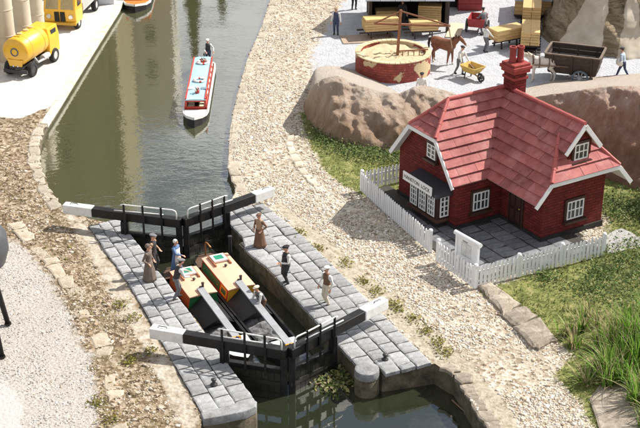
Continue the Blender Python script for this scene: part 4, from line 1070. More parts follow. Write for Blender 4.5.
def person(label, pos, face, cols, hands=None, feet=None, lean=0.0, hat='cap', hatc='brown', skirt=None, apron=None, h=1.75, group=None, crouch=0, beard=False):
    """cols: (shirt, torso, legs, shoes); face in degrees; hands: ((x,y,z),(x,y,z)) left,right targets"""
    t = thing('person', label, 'person', pos, R(face), group); t.scale = (h/1.75*1.16, h/1.75*1.16, h/1.75)
    mb = MB(); segs = []
    hip = Vector((0, 0, .92-crouch)); le = Vector((lean, 0, 0))
    feet = feet or ((.03,.10,0),(-.03,-.10,0))
    for s, ft_ in zip((1, -1), feet):
        a = hip+Vector((0, s*.085, -.02)); an = Vector(ft_)+Vector((-.02,0,.09)); kn, an = limb2(a, an, .43, .42, Vector((1,0,0)))
        mb.tube([a+Vector((0,0,.05)), a.lerp(kn, .4), kn, kn.lerp(an, .35), an], [.095,.085,.062,.062,.045], 10)
        toe = Vector((an.x+.15, an.y+s*.02, an.z-.055))
        mb.tube([an+Vector((-.05,0,-.03)), an+Vector((.03,0,-.035)), toe], [.045,.048,.036], 8)
        segs += [(a, kn, .09, 3), (kn, an+Vector((0,0,.05)), .06, 3), (an+Vector((-.04,0,-.035)), toe, .05, 4)]
    rings = []
    prof = [(-.08,.11,.15),(.0,.12,.165),(.1,.115,.155),(.2,.11,.145),(.32,.12,.165),(.42,.12,.18),(.49,.095,.165),(.54,.07,.11),(.57,.055,.06)]
    for dz, rx, ry in prof:
        k = max(0, dz)/.57; c_ = hip+le*k+Vector((0,0,dz-lean*lean*.5*k))
        rings.append([c_+Vector((rx*math.cos(b), ry*math.sin(b), 0)) for b in [2*math.pi*i/14 for i in range(14)]])
    mb.loft(rings)
    top = hip+le+Vector((0,0,.50-lean*lean*.5)); neck = top+Vector((lean*.12,0,.12))
    segs += [(hip+Vector((0,0,.08)), top-Vector((0,0,.06)), .13, 2), (hip, hip+Vector((0,0,-.05)), .14, 3)]
    mb.tube([top, neck+Vector((.015,0,.03))], [.058,.052], 10); segs.append((top+Vector((0,0,.05)), neck, .052, 0))
    hd = neck+Vector((.025+lean*.1,0,.115))
    mb.ell(hd, (.098,.077,.115), 12, 10); mb.ell(hd+Vector((.03,0,-.055)), (.062,.056,.062), 10, 8)
    mb.tube([hd+Vector((.092,0,.015)), hd+Vector((.118,0,-.022))], [.012,.019], 6)
    mb.tube([hd+Vector((.088,-.025,-.062)), hd+Vector((.088,.025,-.062))], .011, 5)
    for s in (1, -1): mb.ell(hd+Vector((-.005,s*.08,-.005)), (.022,.012,.034), 6, 6)
    segs += [(hd+Vector((.02,0,-.02)), hd+Vector((.04,0,-.05)), .075, 0), (hd+Vector((-.05,0,.03)), hd+Vector((-.01,0,.065)), .07, 5), (hd+Vector((.09,0,.01)), hd+Vector((.115,0,-.02)), .016, 0)]
    hands = hands or ((.08,.26,.82),(.08,-.26,.82))
    hpos = []
    for s, ht_ in zip((1, -1), hands):
        sh = top+Vector((0, s*.17, -.05)); wr = Vector(ht_)
        el, wr = limb2(sh, wr, .29, .26, Vector((-.8, s*.6, -.3)))
        mb.ell(sh, (.075,.065,.07), 8, 6)
        mb.tube([sh, sh.lerp(el, .5), el, el.lerp(wr, .4), wr], [.06,.055,.046,.045,.031], 9)
        segs += [(sh, el, .055, 1), (el, wr-(wr-el)*.12, .043, 1)]
        hand(mb, wr, (wr-el)*.7+Vector((0,0,-.08)), s, segs); hpos.append(wr)
    me = remeshed(mb, .0135); hairm = mat('hair_dark', (.04,.028,.02), .6)
    paint(me, segs, [skin, CLOTH[cols[0]], CLOTH[cols[1]], CLOTH[cols[2]], CLOTH[cols[3]], hairm])
    body = link('body', me, t)
    for s in (1, -1): obj('eye', MB().ell(hd+Vector((.087, s*.03, .012)), (.010,.013,.010), 6, 5), black, t)
    if hat == 'cap':
        hb = hd+Vector((-.012,0,.085))
        c_ = obj('cap', MB().ell(hb, (.125,.108,.045), 14, 8, rot=Matrix.Rotation(R(6), 3, 'Y')), CLOTH[hatc], t, smooth=True)
        obj('peak', MB().ell(hb+Vector((.105,0,-.022)), (.06,.075,.012), 12, 6, rot=Matrix.Rotation(R(14), 3, 'Y')), CLOTH[hatc], c_, smooth=True)
    elif hat == 'bonnet':
        obj('headscarf', MB().ell(hd+Vector((-.03,0,.03)), (.105,.098,.112), 14, 10), CLOTH[hatc], t, smooth=True)
    elif hat == 'hair':
        obj('hair', MB().ell(hd+Vector((-.022,0,.035)), (.098,.088,.10), 14, 10), hairm, t, smooth=True)
    if skirt:
        rings = []
        for k in range(9):
            z = .99-crouch-.115*k*(.9/.92); f = k/8
            rings.append([(le.x*.1*(1-f)+(.125+.13*f+.012*f*math.sin(b*9))*math.cos(b), (.155+.12*f+.012*f*math.sin(b*9))*math.sin(b), max(.06, z)) for b in [2*math.pi*i/40 for i in range(40)]])
        obj('skirt', MB().loft(rings), CLOTH[skirt], t, smooth=True)
    if apron:
        rings = []
        for z, r_, hw in ((1.34,.135,.13),(1.1,.135,.15),(.95,.15,.19),(.75,.165,.21),(.5,.175,.22)):
            rings.append([(lean*max(0, (z-.92))/.57+r_*math.cos(b)*1.0+.012, r_*1.25*math.sin(b), z) for b in [(-.5+i/10)*2*hw/r_*.9 for i in range(11)]])
        mb = MB().loft(rings, cap=False, closed=False); o = obj('apron', mb, CLOTH[apron], t, smooth=True, fix=False)
        so = o.modifiers.new('th', 'SOLIDIFY'); so.thickness = .012
    return t
PG = 'model figures'
person('woman in long taupe dress facing the lock on the left paving', P(150,281), -20, ('taupe','taupe','taupe','dark'), ((.1,.2,.95),(.1,-.2,.95)), hat='bonnet', hatc='taupe', skirt='taupe', h=1.68, group=PG)
person('man in grey cap and dark clothes standing behind the woman in the long dress', P(154.5,272), -15, ('tan','dark','dark','black'), ((.15,.2,1.0),(.05,-.24,.85)), hat='cap', hatc='grey', group=PG)
person('man in white shirt and dark waistcoat leaning towards the green-fronted boat', P(177,299), 25, ('white','dark','grey','black'), ((.5,.2,1.05),(.45,-.16,1.0)), ((.1,.11,0),(-.12,-.1,0)), .16, 'cap', 'grey', group=PG)
person('woman in blue dress and white apron at the stern of the green-fronted boat', K(4.55,1.05,Z_LOW+.37), -30, ('blue','blue','blue','dark'), ((.25,-.1,1.05),(.42,-.12,1.12)), hat='bonnet', hatc='white', skirt='blue', apron='white', h=1.55, group=PG)
person('man in long brown coat and cap standing near the upper gate on right paving', P(260,247), -125, ('brown','tan','brown','dark'), ((.12,.2,1.0),(.14,-.18,1.0)), hat='cap', hatc='brown', skirt='brown', h=1.58, group=PG)
person('man in dark bib and black cap standing mid way along right paving', P(287,284), -150, ('white','dark','dark','dark'), ((.3,.12,1.12),(.1,-.24,.85)), hat='cap', hatc='black', apron='dark', group=PG)
person('man in white cap and brown waistcoat beside the lower right gate', P(327,305), -140, ('white','brown','cream','black'), ((.06,.25,.85),(.18,-.22,.9)), hat='cap', hatc='white', h=1.72, group=PG)
person('man in cream cap working inside the hold of the yellow-fronted boat', K(9.15,3.10,Z_LOW+.12), -140, ('white','grey','brown','black'), ((.45,.25,.75),(.4,-.3,.7)), ((.15,.12,0),(-.15,-.12,0)), .25, 'cap', 'cream', h=1.55, group=PG)
bo = P(205,67,Z_UP); bd = (P(194,128,Z_UP)-bo).normalized()
person('steersman in white shirt at the stern of the blue roofed boat', bo+bd*.55+Vector((.25,0,.37)), -80, ('white','dark','navy','black'), ((.2,.3,.95),(.3,-.15,1.0)), hat='cap', hatc='white', h=1.55, group=PG)
person('man in white shirt and dark dungarees alone at the gravel edge of the yard', P(336,34.5), -95, ('white','navy','navy','black'), hat='cap', hatc='tan', group=PG)
person('man in dark suit at the top edge of the yard left of the shed', P(354,9), -80, ('dark','dark','dark','black'), hat='cap', hatc='dark', group=PG)
WB = P(459,74)
person('man in white shirt pushing the yellow wheelbarrow', WB, -50, ('white','white','grey','black'), ((.42,.26,.78),(.42,-.26,.78)), ((.16,.1,0),(-.18,-.1,0)), .12, 'cap', 'black', group=PG)
person('man in white shirt holding the barrow of stacked boards', P(485,52), 30, ('white','white','grey','black'), ((.4,.2,.85),(.4,-.2,.85)), hat='cap', hatc='black', group=PG)
person('man in grey clothes loading the small red cart', P(483.5,35), 120, ('grey','grey','grey','black'), ((.4,.18,1.05),(.4,-.18,1.05)), lean=.12, hat='cap', hatc='dark', group=PG)
person('man with white bundle on his hip walking below the cliff', P(622,77), 150, ('lblue','lblue','navy','black'), ((.2,.28,.95),(.2,-.28,.9)), ((.28,.1,0),(-.26,-.1,0.02)), .1, 'cap', 'dark', group=PG)
person('man in white shirt standing half hidden behind the clay mound', P(421,103), -100, ('white','white','dark','black'), hat='cap', hatc='black', group=PG)
person('man in dark jacket standing inside the open shed', P(402,26), -90, ('dark','dark','dark','black'), hat='cap', hatc='dark', group=PG)

def horse(label, pos, rot, coat, manec, sock, h=1.6, neck_up=.5, harness=None, group=None):
    t = thing('horse', label, 'horse', pos, rot, group); t.scale = (h/1.6,)*3
    mb = MB(); segs = []
    rings = []
    for x, z, rz, ry in ((-.86,1.22,.12,.10),(-.74,1.24,.26,.22),(-.5,1.20,.33,.29),(-.1,1.16,.33,.30),(.25,1.15,.36,.29),(.5,1.18,.36,.25),(.68,1.22,.28,.18),(.78,1.22,.15,.1)):
        rings.append([Vector((x, ry*math.cos(b), z+rz*math.sin(b))) for b in [2*math.pi*i/16 for i in range(16)]])
    mb.loft(rings)
    nk = [Vector((.52,0,1.30)), Vector((.78,0,1.50)), Vector((.98,0,1.50+neck_up*.55)), Vector((1.12,0,1.50+neck_up*.62))]
    mb.tube(nk, [(.17,.25),(.12,.20),(.09,.15),(.08,.12)], 12)
    hd = nk[-1]; dn = Vector((.72,0,-.55-(.5-neck_up)*.5)).normalized()
    mb.tube([hd-dn*.08, hd+dn*.12, hd+dn*.34, hd+dn*.50, hd+dn*.56], [(.08,.10),(.10,.13),(.065,.085),(.06,.07),(.035,.045)], 12)
    for s in (1, -1): mb.tube([hd+Vector((-.04,s*.05,.08)), hd+Vector((-.03,s*.065,.17)), hd+Vector((0,s*.07,.23))], [.03,.032,.008], 6)
    for s in (1, -1):
        f = [Vector((.46,s*.15,1.05)), Vector((.48,s*.16,.78)), Vector((.47+.05*s,s*.16,.46)), Vector((.45+.07*s,s*.16,.14)), Vector((.47+.07*s,s*.16,.05))]
        mb.tube(f, [.15,.10,.062,.048,.055], 10); mb.tube([f[-1], f[-1]+Vector((.06,0,-.04))], [.06,.07], 8)
        r_ = [Vector((-.60,s*.15,1.12)), Vector((-.46,s*.17,.82)), Vector((-.70-.05*s,s*.16,.52)), Vector((-.66-.05*s,s*.16,.15)), Vector((-.63-.05*s,s*.16,.05))]
        mb.tube(r_, [.21,.14,.07,.05,.055], 10); mb.tube([r_[-1], r_[-1]+Vector((.06,0,-.04))], [.06,.07], 8)
        for L_ in (f, r_): segs += [(L_[0], L_[2], .1, 0), (L_[2], L_[3], .05, 0), (L_[3], L_[4]+Vector((.05,0,-.04)), .05, 1)]
    segs += [((-.8,0,1.2), (.7,0,1.2), .3, 0), (nk[0], nk[-1], .12, 0), (hd, hd+dn*.4, .09, 0), (hd+dn*.5, hd+dn*.56, .05, 1)]
    me = remeshed(mb, .026); paint(me, segs, [coat, sock]); link('body', me, t)
    mb = MB()
    for k in range(13):
        p = nk[0].lerp(nk[2], k/9) if k <= 9 else nk[2].lerp(hd, (k-9)/3); p = p+Vector((-.12,0,.17)) if k <= 9 else p+Vector((-.08,0,.12))
        s = 1 if k % 3 else -1; mb.tube([p, p+Vector((-.03,s*.08,-.02)), p+Vector((-.02,s*.13,-.18))], [.04,.035,.012], 5)
    obj('mane', mb, manec, t, smooth=True)
    obj('tail', MB().tube([(-.84,0,1.38),(-.98,0,1.3),(-1.03,0,1.0),(-1.0,0,.62)], [.04,.07,.08,.02], 8), manec, t, smooth=True)
    if harness:
        obj('collar', MB().lathe([(.30,-.05),(.36,0),(.30,.05)], 16, (.56,0,1.30), axis='X'), harness, t, smooth=True)
        for x in (-.35, .2): obj('strap', MB().lathe([(.352,-.03),(.352,.03)], 18, (x,0,1.17), axis='X'), harness, t)
        for s in (1, -1): obj('shaft', MB().tube([(.6,s*.36,1.1),(-1.6,s*.42,1.0)], .035, 6), mat('old_wood', (.20,.13,.08), .8, .3, 6, .3), t)
    return t
bay_coat = mat('bay_coat', (.20,.075,.035), .55, .25, 4); bay_dark = mat('bay_dark', (.03,.018,.014), .6)
horse('brown horse harnessed to the wooden arm beside the round brick pit', P(443,63), R(-38), bay_coat, bay_dark, mat('sock_white', (.6,.55,.5), .7), 1.65, .35)
horse('white horse in dark harness in front of the brown cart', P(541,81), R(178), mat('white_coat', (.62,.57,.50), .7, .1, 5), mat('cream_mane', (.55,.47,.36), .8), mat('sock_cream', (.5,.42,.33), .8), 1.6, .1, mat('harness', (.10,.06,.04), .6))

# ================================================================ BRICKYARD
oldwood = mat('old_wood', (.20,.13,.08), .8, .3, 6, .3)
redwood = mat('gin_timber', (.26,.11,.05), .7, .25, 5, .2)
ply = mat('yellow_board', (.60,.40,.17), .7, .12, 5, .15, 20, rnd=.12)
darkwood = mat('dark_wood', (.045,.03,.022), .7, .35, 5, .3)
# round pit
RC = Vector((4.27,72.35,0)); RR = 2.2
rb = brick_mat('pit_brick', (.25,.05,.04), (.33,.075,.055), (.20,.05,.04), 1.2, .03, .8, worn=(.58,.46,.27), polar=True)
t = thing('brick_pit', 'round red brick pit with yellow clay and cream rim', 'brick pit', RC)
mb = MB().lathe([(RR-.28,.7),(RR-.28,1.16),(RR,1.16),(RR,0),(RR-.28,0)], 56); obj('wall', mb, rb, t)
rim_m = mat('rim_cream', (.60,.48,.30), .85, .15, 5, .4, rnd=.12)
n = 44
for i in range(n):
    a0, a1 = 2*math.pi*i/n+.006, 2*math.pi*(i+1)/n-.006
    q = [(r_*math.cos(a), r_*math.sin(a)) for r_, a in ((RR-.3,a0),(RR+.03,a0),(RR+.03,a1),(RR-.3,a1))]
    obj('rim_brick', MB().prism(q, 1.155, 1.22+random.uniform(-.008,.008), 0, .02), rim_m, t)
mb = MB(); vv = [(0,0,.95)]; fs = []; nr, na = 9, 40
for i in range(1, nr+1):
    for j in range(na):
        a = 2*math.pi*j/na; r_ = (RR-.25)*i/nr; vv.append((r_*math.cos(a), r_*math.sin(a), .92+.14*random.random()+(.06 if 3 < i < 7 else 0)))
for j in range(na): fs.append((0, 1+j, 1+(j+1) % na))
for i in range(nr-1):
    for j in range(na): fs.append((1+i*na+j, 1+(i+1)*na+j, 1+(i+1)*na+(j+1) % na, 1+i*na+(j+1) % na))
obj('clay_fill', mb.add(vv, fs), mat('clay_fill', (.55,.44,.28), .95, .25, 5, .8), t, smooth=True)
# horse gin
gp = Vector((4.5,72.2,0)); t = thing('horse_gin', 'brown timber horse gin with tall post and braced arm over the brick pit', 'horse gin', gp)
obj('post', MB().bar((0,0,.6),(.15,.1,3.7), .12, .12), redwood, t)
e0, e1 = Vector((-1.35,.5,2.75)), Vector((3.15,1.3,2.35))
obj('arm', MB().bar(e0, e1, .11, .11), redwood, t)
for e_ in (e0, e1): obj('brace', MB().bar((.15,.1,3.62), e_, .08, .08), redwood, t)
obj('trace_pole', MB().bar(e1+Vector((-.1,0,.1)), e1+Vector((.05,-1.2,-1.0)), .05, .05), oldwood, t)
rk = obj('rake_bar', MB().bar((.1,-.3,1.35),(1.8,.1,1.32), .07, .07), redwood, t)
for k in range(5): obj('tine', MB().bar((.3+.33*k,-.25+.08*k,1.32),(.3+.33*k,-.25+.08*k,.95), .05, .05), redwood, rk)
# shed
SX0, SX1, SY0, SY1 = 3.2, 8.1, 79.6, 84.0
t = thing('open_shed', 'open fronted dark timber drying shed under grey slate roof', 'shed', ((SX0+SX1)/2, SY0, 0)); cx_ = (SX0+SX1)/2
for x in (SX0, cx_, SX1):
    for y in (0, 4.2):
        if x == cx_ and y == 0: continue
        obj('post', MB().box((x-cx_, y, 1.1), (.18,.18,2.2)), darkwood, t)
obj('back_wall', MB().box((0, 4.3, 1.1), (SX1-SX0, .1, 2.2)), darkwood, t)
for s in (-1, 1): obj('side_wall', MB().box((s*(SX1-SX0)/2, 2.7, 1.1), (.1, 3.0, 2.2)), darkwood, t)
obj('beam', MB().box((0, 0, 2.15), (SX1-SX0+.2, .16, .2)), darkwood, t)
slt = mat('shed_slate', (.28,.30,.34), .55, .15, 3, .2, rnd=.15)
rf = obj('roof', MB().add([(-2.75,-.5,2.2),(2.75,-.5,2.2),(2.75,2.3,3.9),(-2.75,2.3,3.9),(-2.75,5,2.2),(2.75,5,2.2)], [(0,1,2,3),(3,2,5,4),(0,3,4),(1,5,2),(0,4,5,1)]), darkwood, t)
for r_ in range(5):
    for c_ in range(6):
        y0, y1 = -.56+r_*.58, -.56+(r_+1)*.6; z = lambda y: 2.2+(y+.5)*1.7/2.8
        x0 = -2.8+c_*.935; mb = MB().add([(x0+.01,y0,z(y0)+.06),(x0+.92,y0,z(y0)+.06),(x0+.92,y1,z(y1)+.03),(x0+.01,y1,z(y1)+.03),(x0+.01,y0,z(y0)),(x0+.92,y0,z(y0)),(x0+.92,y1,z(y1)),(x0+.01,y1,z(y1))],
            [(0,1,2,3),(7,6,5,4),(0,4,5,1),(1,5,6,2),(2,6,7,3),(3,7,4,0)])
        obj('slate', mb, slt, rf)
def board_stack(label, pos, rot, l, w_, layers, z0=0.0, th=.13, cols=1, group='stacks of yellow boards', m=None, slope=0):
    t = thing('board_stack', label, 'board stack', (pos[0], pos[1], pos[2] if len(pos) > 2 else 0), rot, group)
    for k in range(layers):
        for c_ in range(cols):
            ww = w_/cols
            o = obj('board', MB().box((random.uniform(-.02,.02), -w_/2+ww*(c_+.5)+random.uniform(-.01,.01), z0+th*(k+.5)), (l*random.uniform(.98,1), ww-.02, th-.015)), m or ply, t, bevel=.008)
    return t
def barrow(label, pos, rot, l, w_, z):
    t = thing('hand_barrow', label, 'barrow', pos, rot, 'barrows in the brickyard')
    for s in (-1, 1):
        obj('shaft', MB().bar((-l*.75,s*w_*.4,z-.05),(l*.62,s*w_*.4,z-.05), .08, .09), darkwood, t)
        for x in (-l*.35, l*.3): obj('leg', MB().bar((x,s*w_*.42,0),(x,s*w_*.36,z-.06), .08, .08), darkwood, t)
    for x in (-.4, -.13, .13, .4): obj('slat', MB().box((l*x, 0, z-.02), (.16, w_*.95, .04)), darkwood, t)
    return t
b1, b2 = P(380,37), P(423,37)
barrow('low dark barrow under the boards left of the gin post', b1, R(12), 1.9, .85, .5); board_stack('yellow boards stacked left of the gin post in front of the shed', b1, R(12), 2.15, .95, 5, .52, .16)
barrow('low dark barrow under the boards right of the gin post', b2, R(8), 1.7, .8, .5); board_stack('yellow boards stacked right of the gin post in front of the shed', b2, R(8), 1.75, .85, 4, .52, .15)
b3 = P(506,46); barrow('grey barrow carrying boards towards the rail wagons', b3, R(30), 1.8, .9, .55); board_stack('yellow boards heaped on the barrow beside the white shirted man', b3, R(30), 2.2, 1.0, 4, .56, .17, 2)
board_stack('rough boards piled at the left inside the shed', (4.4,81.4), R(5), 1.6, .9, 6, 0, .16, 2, 'boards in the shed'); board_stack('rough boards piled at the right inside the shed', (7.1,81.2), R(-8), 1.5, .9, 9, 0, .15, 2, 'boards in the shed')
o = obj('loose_board', MB().box((0,0,.05), (.9,3.0,.07)), mat('pale_board', (.60,.50,.36), .8, .1, 4), None, P(455,31), R(-12), bevel=.01); tag(o, 'wide pale board lying flat on the yard beside the shed', 'board')
o = obj('loose_board', MB().box((0,0,.03), (3.4,1.6,.05)), mat('brown_board', (.36,.27,.20), .8, .15, 4), None, P(368,39), R(8), bevel=.01); tag(o, 'flat brown mat of boards under the left barrow', 'board')
# narrow gauge track with wagons and loads
T0, T1 = P(529,57), P(533,-18); td = (T1-T0); tl = td.length; trot = math.atan2(td.y, td.x)
t = thing('rail_track', 'narrow rail track with dark sleepers running up the yard', 'rail track', T0, trot)
for s in (-.42, .42): obj('rail', MB().box((tl/2, s, .1), (tl, .07, .1)), iron, t)
slm = MB().box((0,0,.04), (.22,1.35,.08)).mesh('sleeper', darkwood); fixn(slm)
n = int(tl/.55)
for i in range(n): link('sleeper', slm, t, ((i+.5)*tl/n, 0, 0))
tu = td.normalized()
def load(label, d0, l, layers, zb):
    p = T0+tu*d0; return board_stack(label, (p.x, p.y, zb), trot, l, 1.15, layers, 0, .17, 2, 'board loads on the track')
def bogie(label, d0, l):
    p = T0+tu*(d0); t = thing('rail_bogie', label, 'rail bogie', p, trot, 'rail bogies')
    obj('deck', MB().box((0,0,.42), (l,1.0,.1)), darkwood, t)
    for x in (-l*.3, l*.3):
        for s in (-1, 1): obj('wheel', MB().lathe([(0,-.04),(.19,-.04),(.19,.04),(0,.04)], 14, (x,s*.42,.33), axis='Y'), iron, t)
    return t
bogie('flat rail bogie under the nearest load of boards', 2.0, 2.4); load('nearest load of yellow boards on the rail track', 2.0, 2.6, 5, .48)
bogie('flat rail bogie under the farther load of boards', 6.4, 3.0); load('tall farther load of yellow boards on the rail track', 6.4, 4.6, 8, .48)
tarpb = mat('wagon_tarp', (.42,.47,.54), .6, .1, 3)
for k, (px_, lab) in enumerate((((522,20), 'wooden wagon with blue grey cover left of the track'), ((542,20), 'wooden wagon with blue grey cover right of the track'))):
    p = P(*px_); t = thing('covered_wagon', lab, 'wagon', p+tu*1.6, trot, 'covered wagons')
    for r_ in range(4):
        obj('board', MB().box((-1.5,0,.45+.24*r_), (.06,1.0,.22)), ply, t); 
        for s in (-1, 1): obj('board', MB().box((0,s*.5,.45+.24*r_), (3.0,.06,.22)), ply, t)
    obj('frame', MB().box((0,0,.28), (3.1,1.1,.12)), darkwood, t)
    obj('cover', MB().loft([[(x,-.56,1.25),(x,-.4,1.45),(x,0,1.55),(x,.4,1.45),(x,.56,1.25)] for x in (-1.58,1.58)]), tarpb, t)
    for x in (-.9, .9):
        for s in (-1, 1): obj('wheel', MB().lathe([(0,-.04),(.2,-.04),(.2,.04),(0,.04)], 14, (x,s*.45,.2), axis='Y'), iron, t)
# red cart
cred = mat('cart_red', (.30,.03,.03), .6, .25, 4)
t = thing('red_cart', 'small red tip cart with dark wheels left of the board barrow', 'cart', P(477,32), R(75))
obj('body', MB().loft([[(-.75*k,-.55*k,z),(.75*k,-.55*k,z),(.75*k,.55*k,z),(-.75*k,.55*k,z)] for z, k in ((.5,.85),(1.05,1),(1.05,.92),(.56,.8))]), cred, t)
obj('axle', MB().bar((0,-.75,.42),(0,.75,.42), .09, .09), iron, t)
def spoked(t, c_, r_, axis, m1_, m2_, spokes=8, w_=.08, name='wheel'):
    wh = obj(name, MB().lathe([(r_-.09,-w_/2),(r_,-w_/2),(r_,w_/2),(r_-.09,w_/2),(r_-.09,-w_/2)], 24, c_, axis=axis), m1_, t)
    obj('hub', MB().lathe([(0,-w_*.8),(.09,-w_*.8),(.09,w_*.8),(0,w_*.8)], 12, c_, axis=axis), m2_, wh)
    for k in range(spokes):
        a = 2*math.pi*k/spokes; d = Vector((math.cos(a), 0, math.sin(a))) if axis == 'Y' else Vector((0, math.cos(a), math.sin(a)))
        obj('spoke', MB().bar(Vector(c_)+d*.07, Vector(c_)+d*(r_-.06), .045, .045), m2_, wh)
    return wh
for s in (-1, 1): spoked(t, (0,s*.68,.42), .42, 'Y', iron, darkwood)
for s in (-1, 1): obj('shaft', MB().bar((.6,s*.4,.55),(1.7,s*.4,.5), .07, .07), darkwood, t)
t = thing('red_store', 'red walled store with dark doorway at the top of the yard', 'store', P(462,11)+Vector((0,1.2,0)))
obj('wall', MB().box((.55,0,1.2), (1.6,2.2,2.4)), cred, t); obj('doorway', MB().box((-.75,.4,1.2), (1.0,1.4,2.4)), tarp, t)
obj('roof', MB().loft([[(x,-1.25,2.4),(x,0,3.0),(x,1.25,2.4)] for x in (-1.4,1.5)]), slt, t)
for r_ in range(5): obj('plank', MB().box((.55,-1.115,.25+.46*r_), (1.58,.04,.42)), cred, t)
# wheelbarrow
f_ = R(-50); wv = Vector((math.cos(f_), math.sin(f_), 0)); t = thing('wheelbarrow', 'yellow wheelbarrow pushed across the yard beside the clay mound', 'wheelbarrow', WB+wv*.95, f_)
byel = mat('barrow_yellow', (.60,.40,.10), .6, .15, 4)
obj('tray', MB().loft([[(x0,-w_,z),(x1,-w_,z),(x1,w_,z),(x0,w_,z)] for z, x0, x1, w_ in ((.40,-.35,.45,.28),(.82,-.5,.72,.48),(.82,-.46,.67,.44),(.45,-.3,.42,.25))]), byel, t)
for s in (-1, 1):
    obj('handle', MB().bar((-.62,s*.27,.78),(.75,s*.14,.3), .06, .06), oldwood, t); obj('leg', MB().bar((-.25,s*.27,.0),(-.2,s*.24,.55), .06, .06), iron, t)
spoked(t, (.78,0,.26), .26, 'Y', iron, iron, 6, .07)
# dark cart behind the white horse
CP = P(573,79); crot = R(-20); t = thing('horse_cart', 'dark brown open box cart behind the white horse', 'cart', CP, crot)
ct, cb2 = 1.75, .6
x0, x1, wv_ = -1.35, 1.35, .85
for s in (-1, 1):
    for k in range(4):
        z = cb2+.14+.28*k; f = .06*k; obj('side_board', MB().box((0, s*(wv_+f), z), (2.7+.14*k,.07,.265)), darkwood, t)
        xx = s*(1.35+f); obj('end_board', MB().box((xx, 0, z), (.07,1.66+.12*k,.265)), darkwood, t)
    for x in (-1.1, 0, 1.1): obj('stake', MB().bar((x,s*(wv_+.05),cb2-.05),(x,s*(wv_+.28),ct-.02), .09, .08), darkwood, t)
obj('floor', MB().box((0,0,cb2), (2.65,1.7,.08)), darkwood, t)
rimm = mat('cart_rim', (.16,.12,.09), .7, .3, 4)
for s in (-1, 1):
    obj('top_rail', MB().box((0,s*(wv_+.22),ct-.02), (3.15,.12,.07)), rimm, t); obj('top_rail', MB().box((s*1.56,0,ct-.021), (.12,1.98,.068)), rimm, t)
wgrey = mat('wheel_grey', (.10,.13,.16), .6, .2, 5); wlight = mat('wheel_light', (.40,.44,.46), .6)
for s in (-1, 1): spoked(t, (.55,s*1.18,.48), .48, 'Y', wgrey, wlight, 10, .1)
obj('axle', MB().bar((.55,-1.1,.48),(.55,1.1,.48), .1, .1), iron, t)
o = obj('sack', MB().ell((0,0,0), (.2,.15,.24), 14, 10).ell((.08,.02,-.12), (.16,.14,.16), 12, 8), CLOTH['white'], None, P(621,77)+Vector((-.22,-.12,.98)), smooth=True); tag(o, 'white bundle carried on the hip of the man below the cliff', 'sack')

# ================================================================ QUAY VEHICLES AND SILOS
yel = mat('vehicle_yellow', (.78,.43,.025), .35, .06, 3, coat=.4)
tyre = mat('tyre', (.018,.018,.018), .8, .3, 8)
lgrey = mat('light_grey_metal', (.45,.45,.45), .5)
chrome = mat('lamp_silver', (.75,.75,.72), .25, metal=.6)
def wheel(t, c_, r_, w_, rim):
    wh = obj('wheel', MB().lathe([(r_*.6,-w_/2),(r_*.92,-w_/2),(r_,-w_*.3),(r_,w_*.3),(r_*.92,w_/2),(r_*.6,w_/2)], 22, c_, axis='Y'), tyre, t, smooth=False)
    obj('rim', MB().lathe([(0,-w_*.42),(r_*.62,-w_*.42),(r_*.62,w_*.42),(0,w_*.42)], 18, c_, axis='Y'), rim, wh)
a0_, a1_ = P(17,78), P(46,58.5); d = a1_-a0_; Lk = d.length; rot = math.atan2(d.y, d.x)
t = thing('tanker_lorry', 'yellow tanker lorry seen from behind beside the cream silos', 'tanker', a0_, rot); Lk += .45
obj('chassis', MB().box((Lk/2,0,.62), (Lk,.85,.16)), iron, t)
tk = MB().lathe([(0,-.08),(.4,-.07),(.74,-.02),(.83,.07),(.83,2.5),(.74,2.58),(0,2.64)], 32, (.1,0,1.52), axis='X'); tank = obj('tank', tk, yel, t, smooth=True); smooth_angle(tank, 45)
for x in (.75, 2.2): obj('band', MB().lathe([(.842,-.04),(.842,.04)], 32, (x,0,1.52), axis='X'), mat('band_yellow', (.62,.36,.04), .4), tank)
obj('ring_mark', MB().lathe([(.19,-.02),(.25,-.02),(.25,.01),(.19,.01),(.19,-.02)], 24, (.015,0,1.55), axis='X'), mat('ring_blue', (.07,.10,.16), .5), tank)
obj('tail_plate', MB().add([(.1,-.36,.55),(.1,.36,.55),(.1,.42,.95),(.1,-.42,.95),(.02,-.36,.55),(.02,.36,.55),(.0,.5,1.1),(.0,-.5,1.1)], [(0,1,2,3),(4,7,6,5),(0,4,5,1),(1,5,6,2),(2,6,7,3),(3,7,4,0)]), yel, t)
for s in (-1, 1): obj('tail_lamp', MB().ell((-.0,s*.14,.72), (.05,.06,.06), 8, 6), chrome, t, smooth=True)
cab = obj('cab', MB().loft([[(x,-.78,.55),(x,-.78,1.55),(x,-.66,2.15),(x,.66,2.15),(x,.78,1.55),(x,.78,.55)] for x in (Lk-1.25,Lk)]), yel, t, bevel=.05)
obj('rear_window', MB().box((Lk-1.26,0,1.85), (.03,.8,.3)), glass, cab)
for s in (-1, 1): obj('side_window', MB().box((Lk-.6,s*.725,1.8), (.6,.04,.38)), glass, cab)
obj('walkway', MB().box((1.45,0,2.36), (2.0,.35,.05)), yel, tank)
for x in (.8, 1.5, 2.1): obj('hatch', MB().lathe([(0,2.3),(.15,2.3),(.15,2.46),(0,2.48)], 12, (x,0,0)), mat('hatch_cream', (.62,.42,.2), .4), tank)
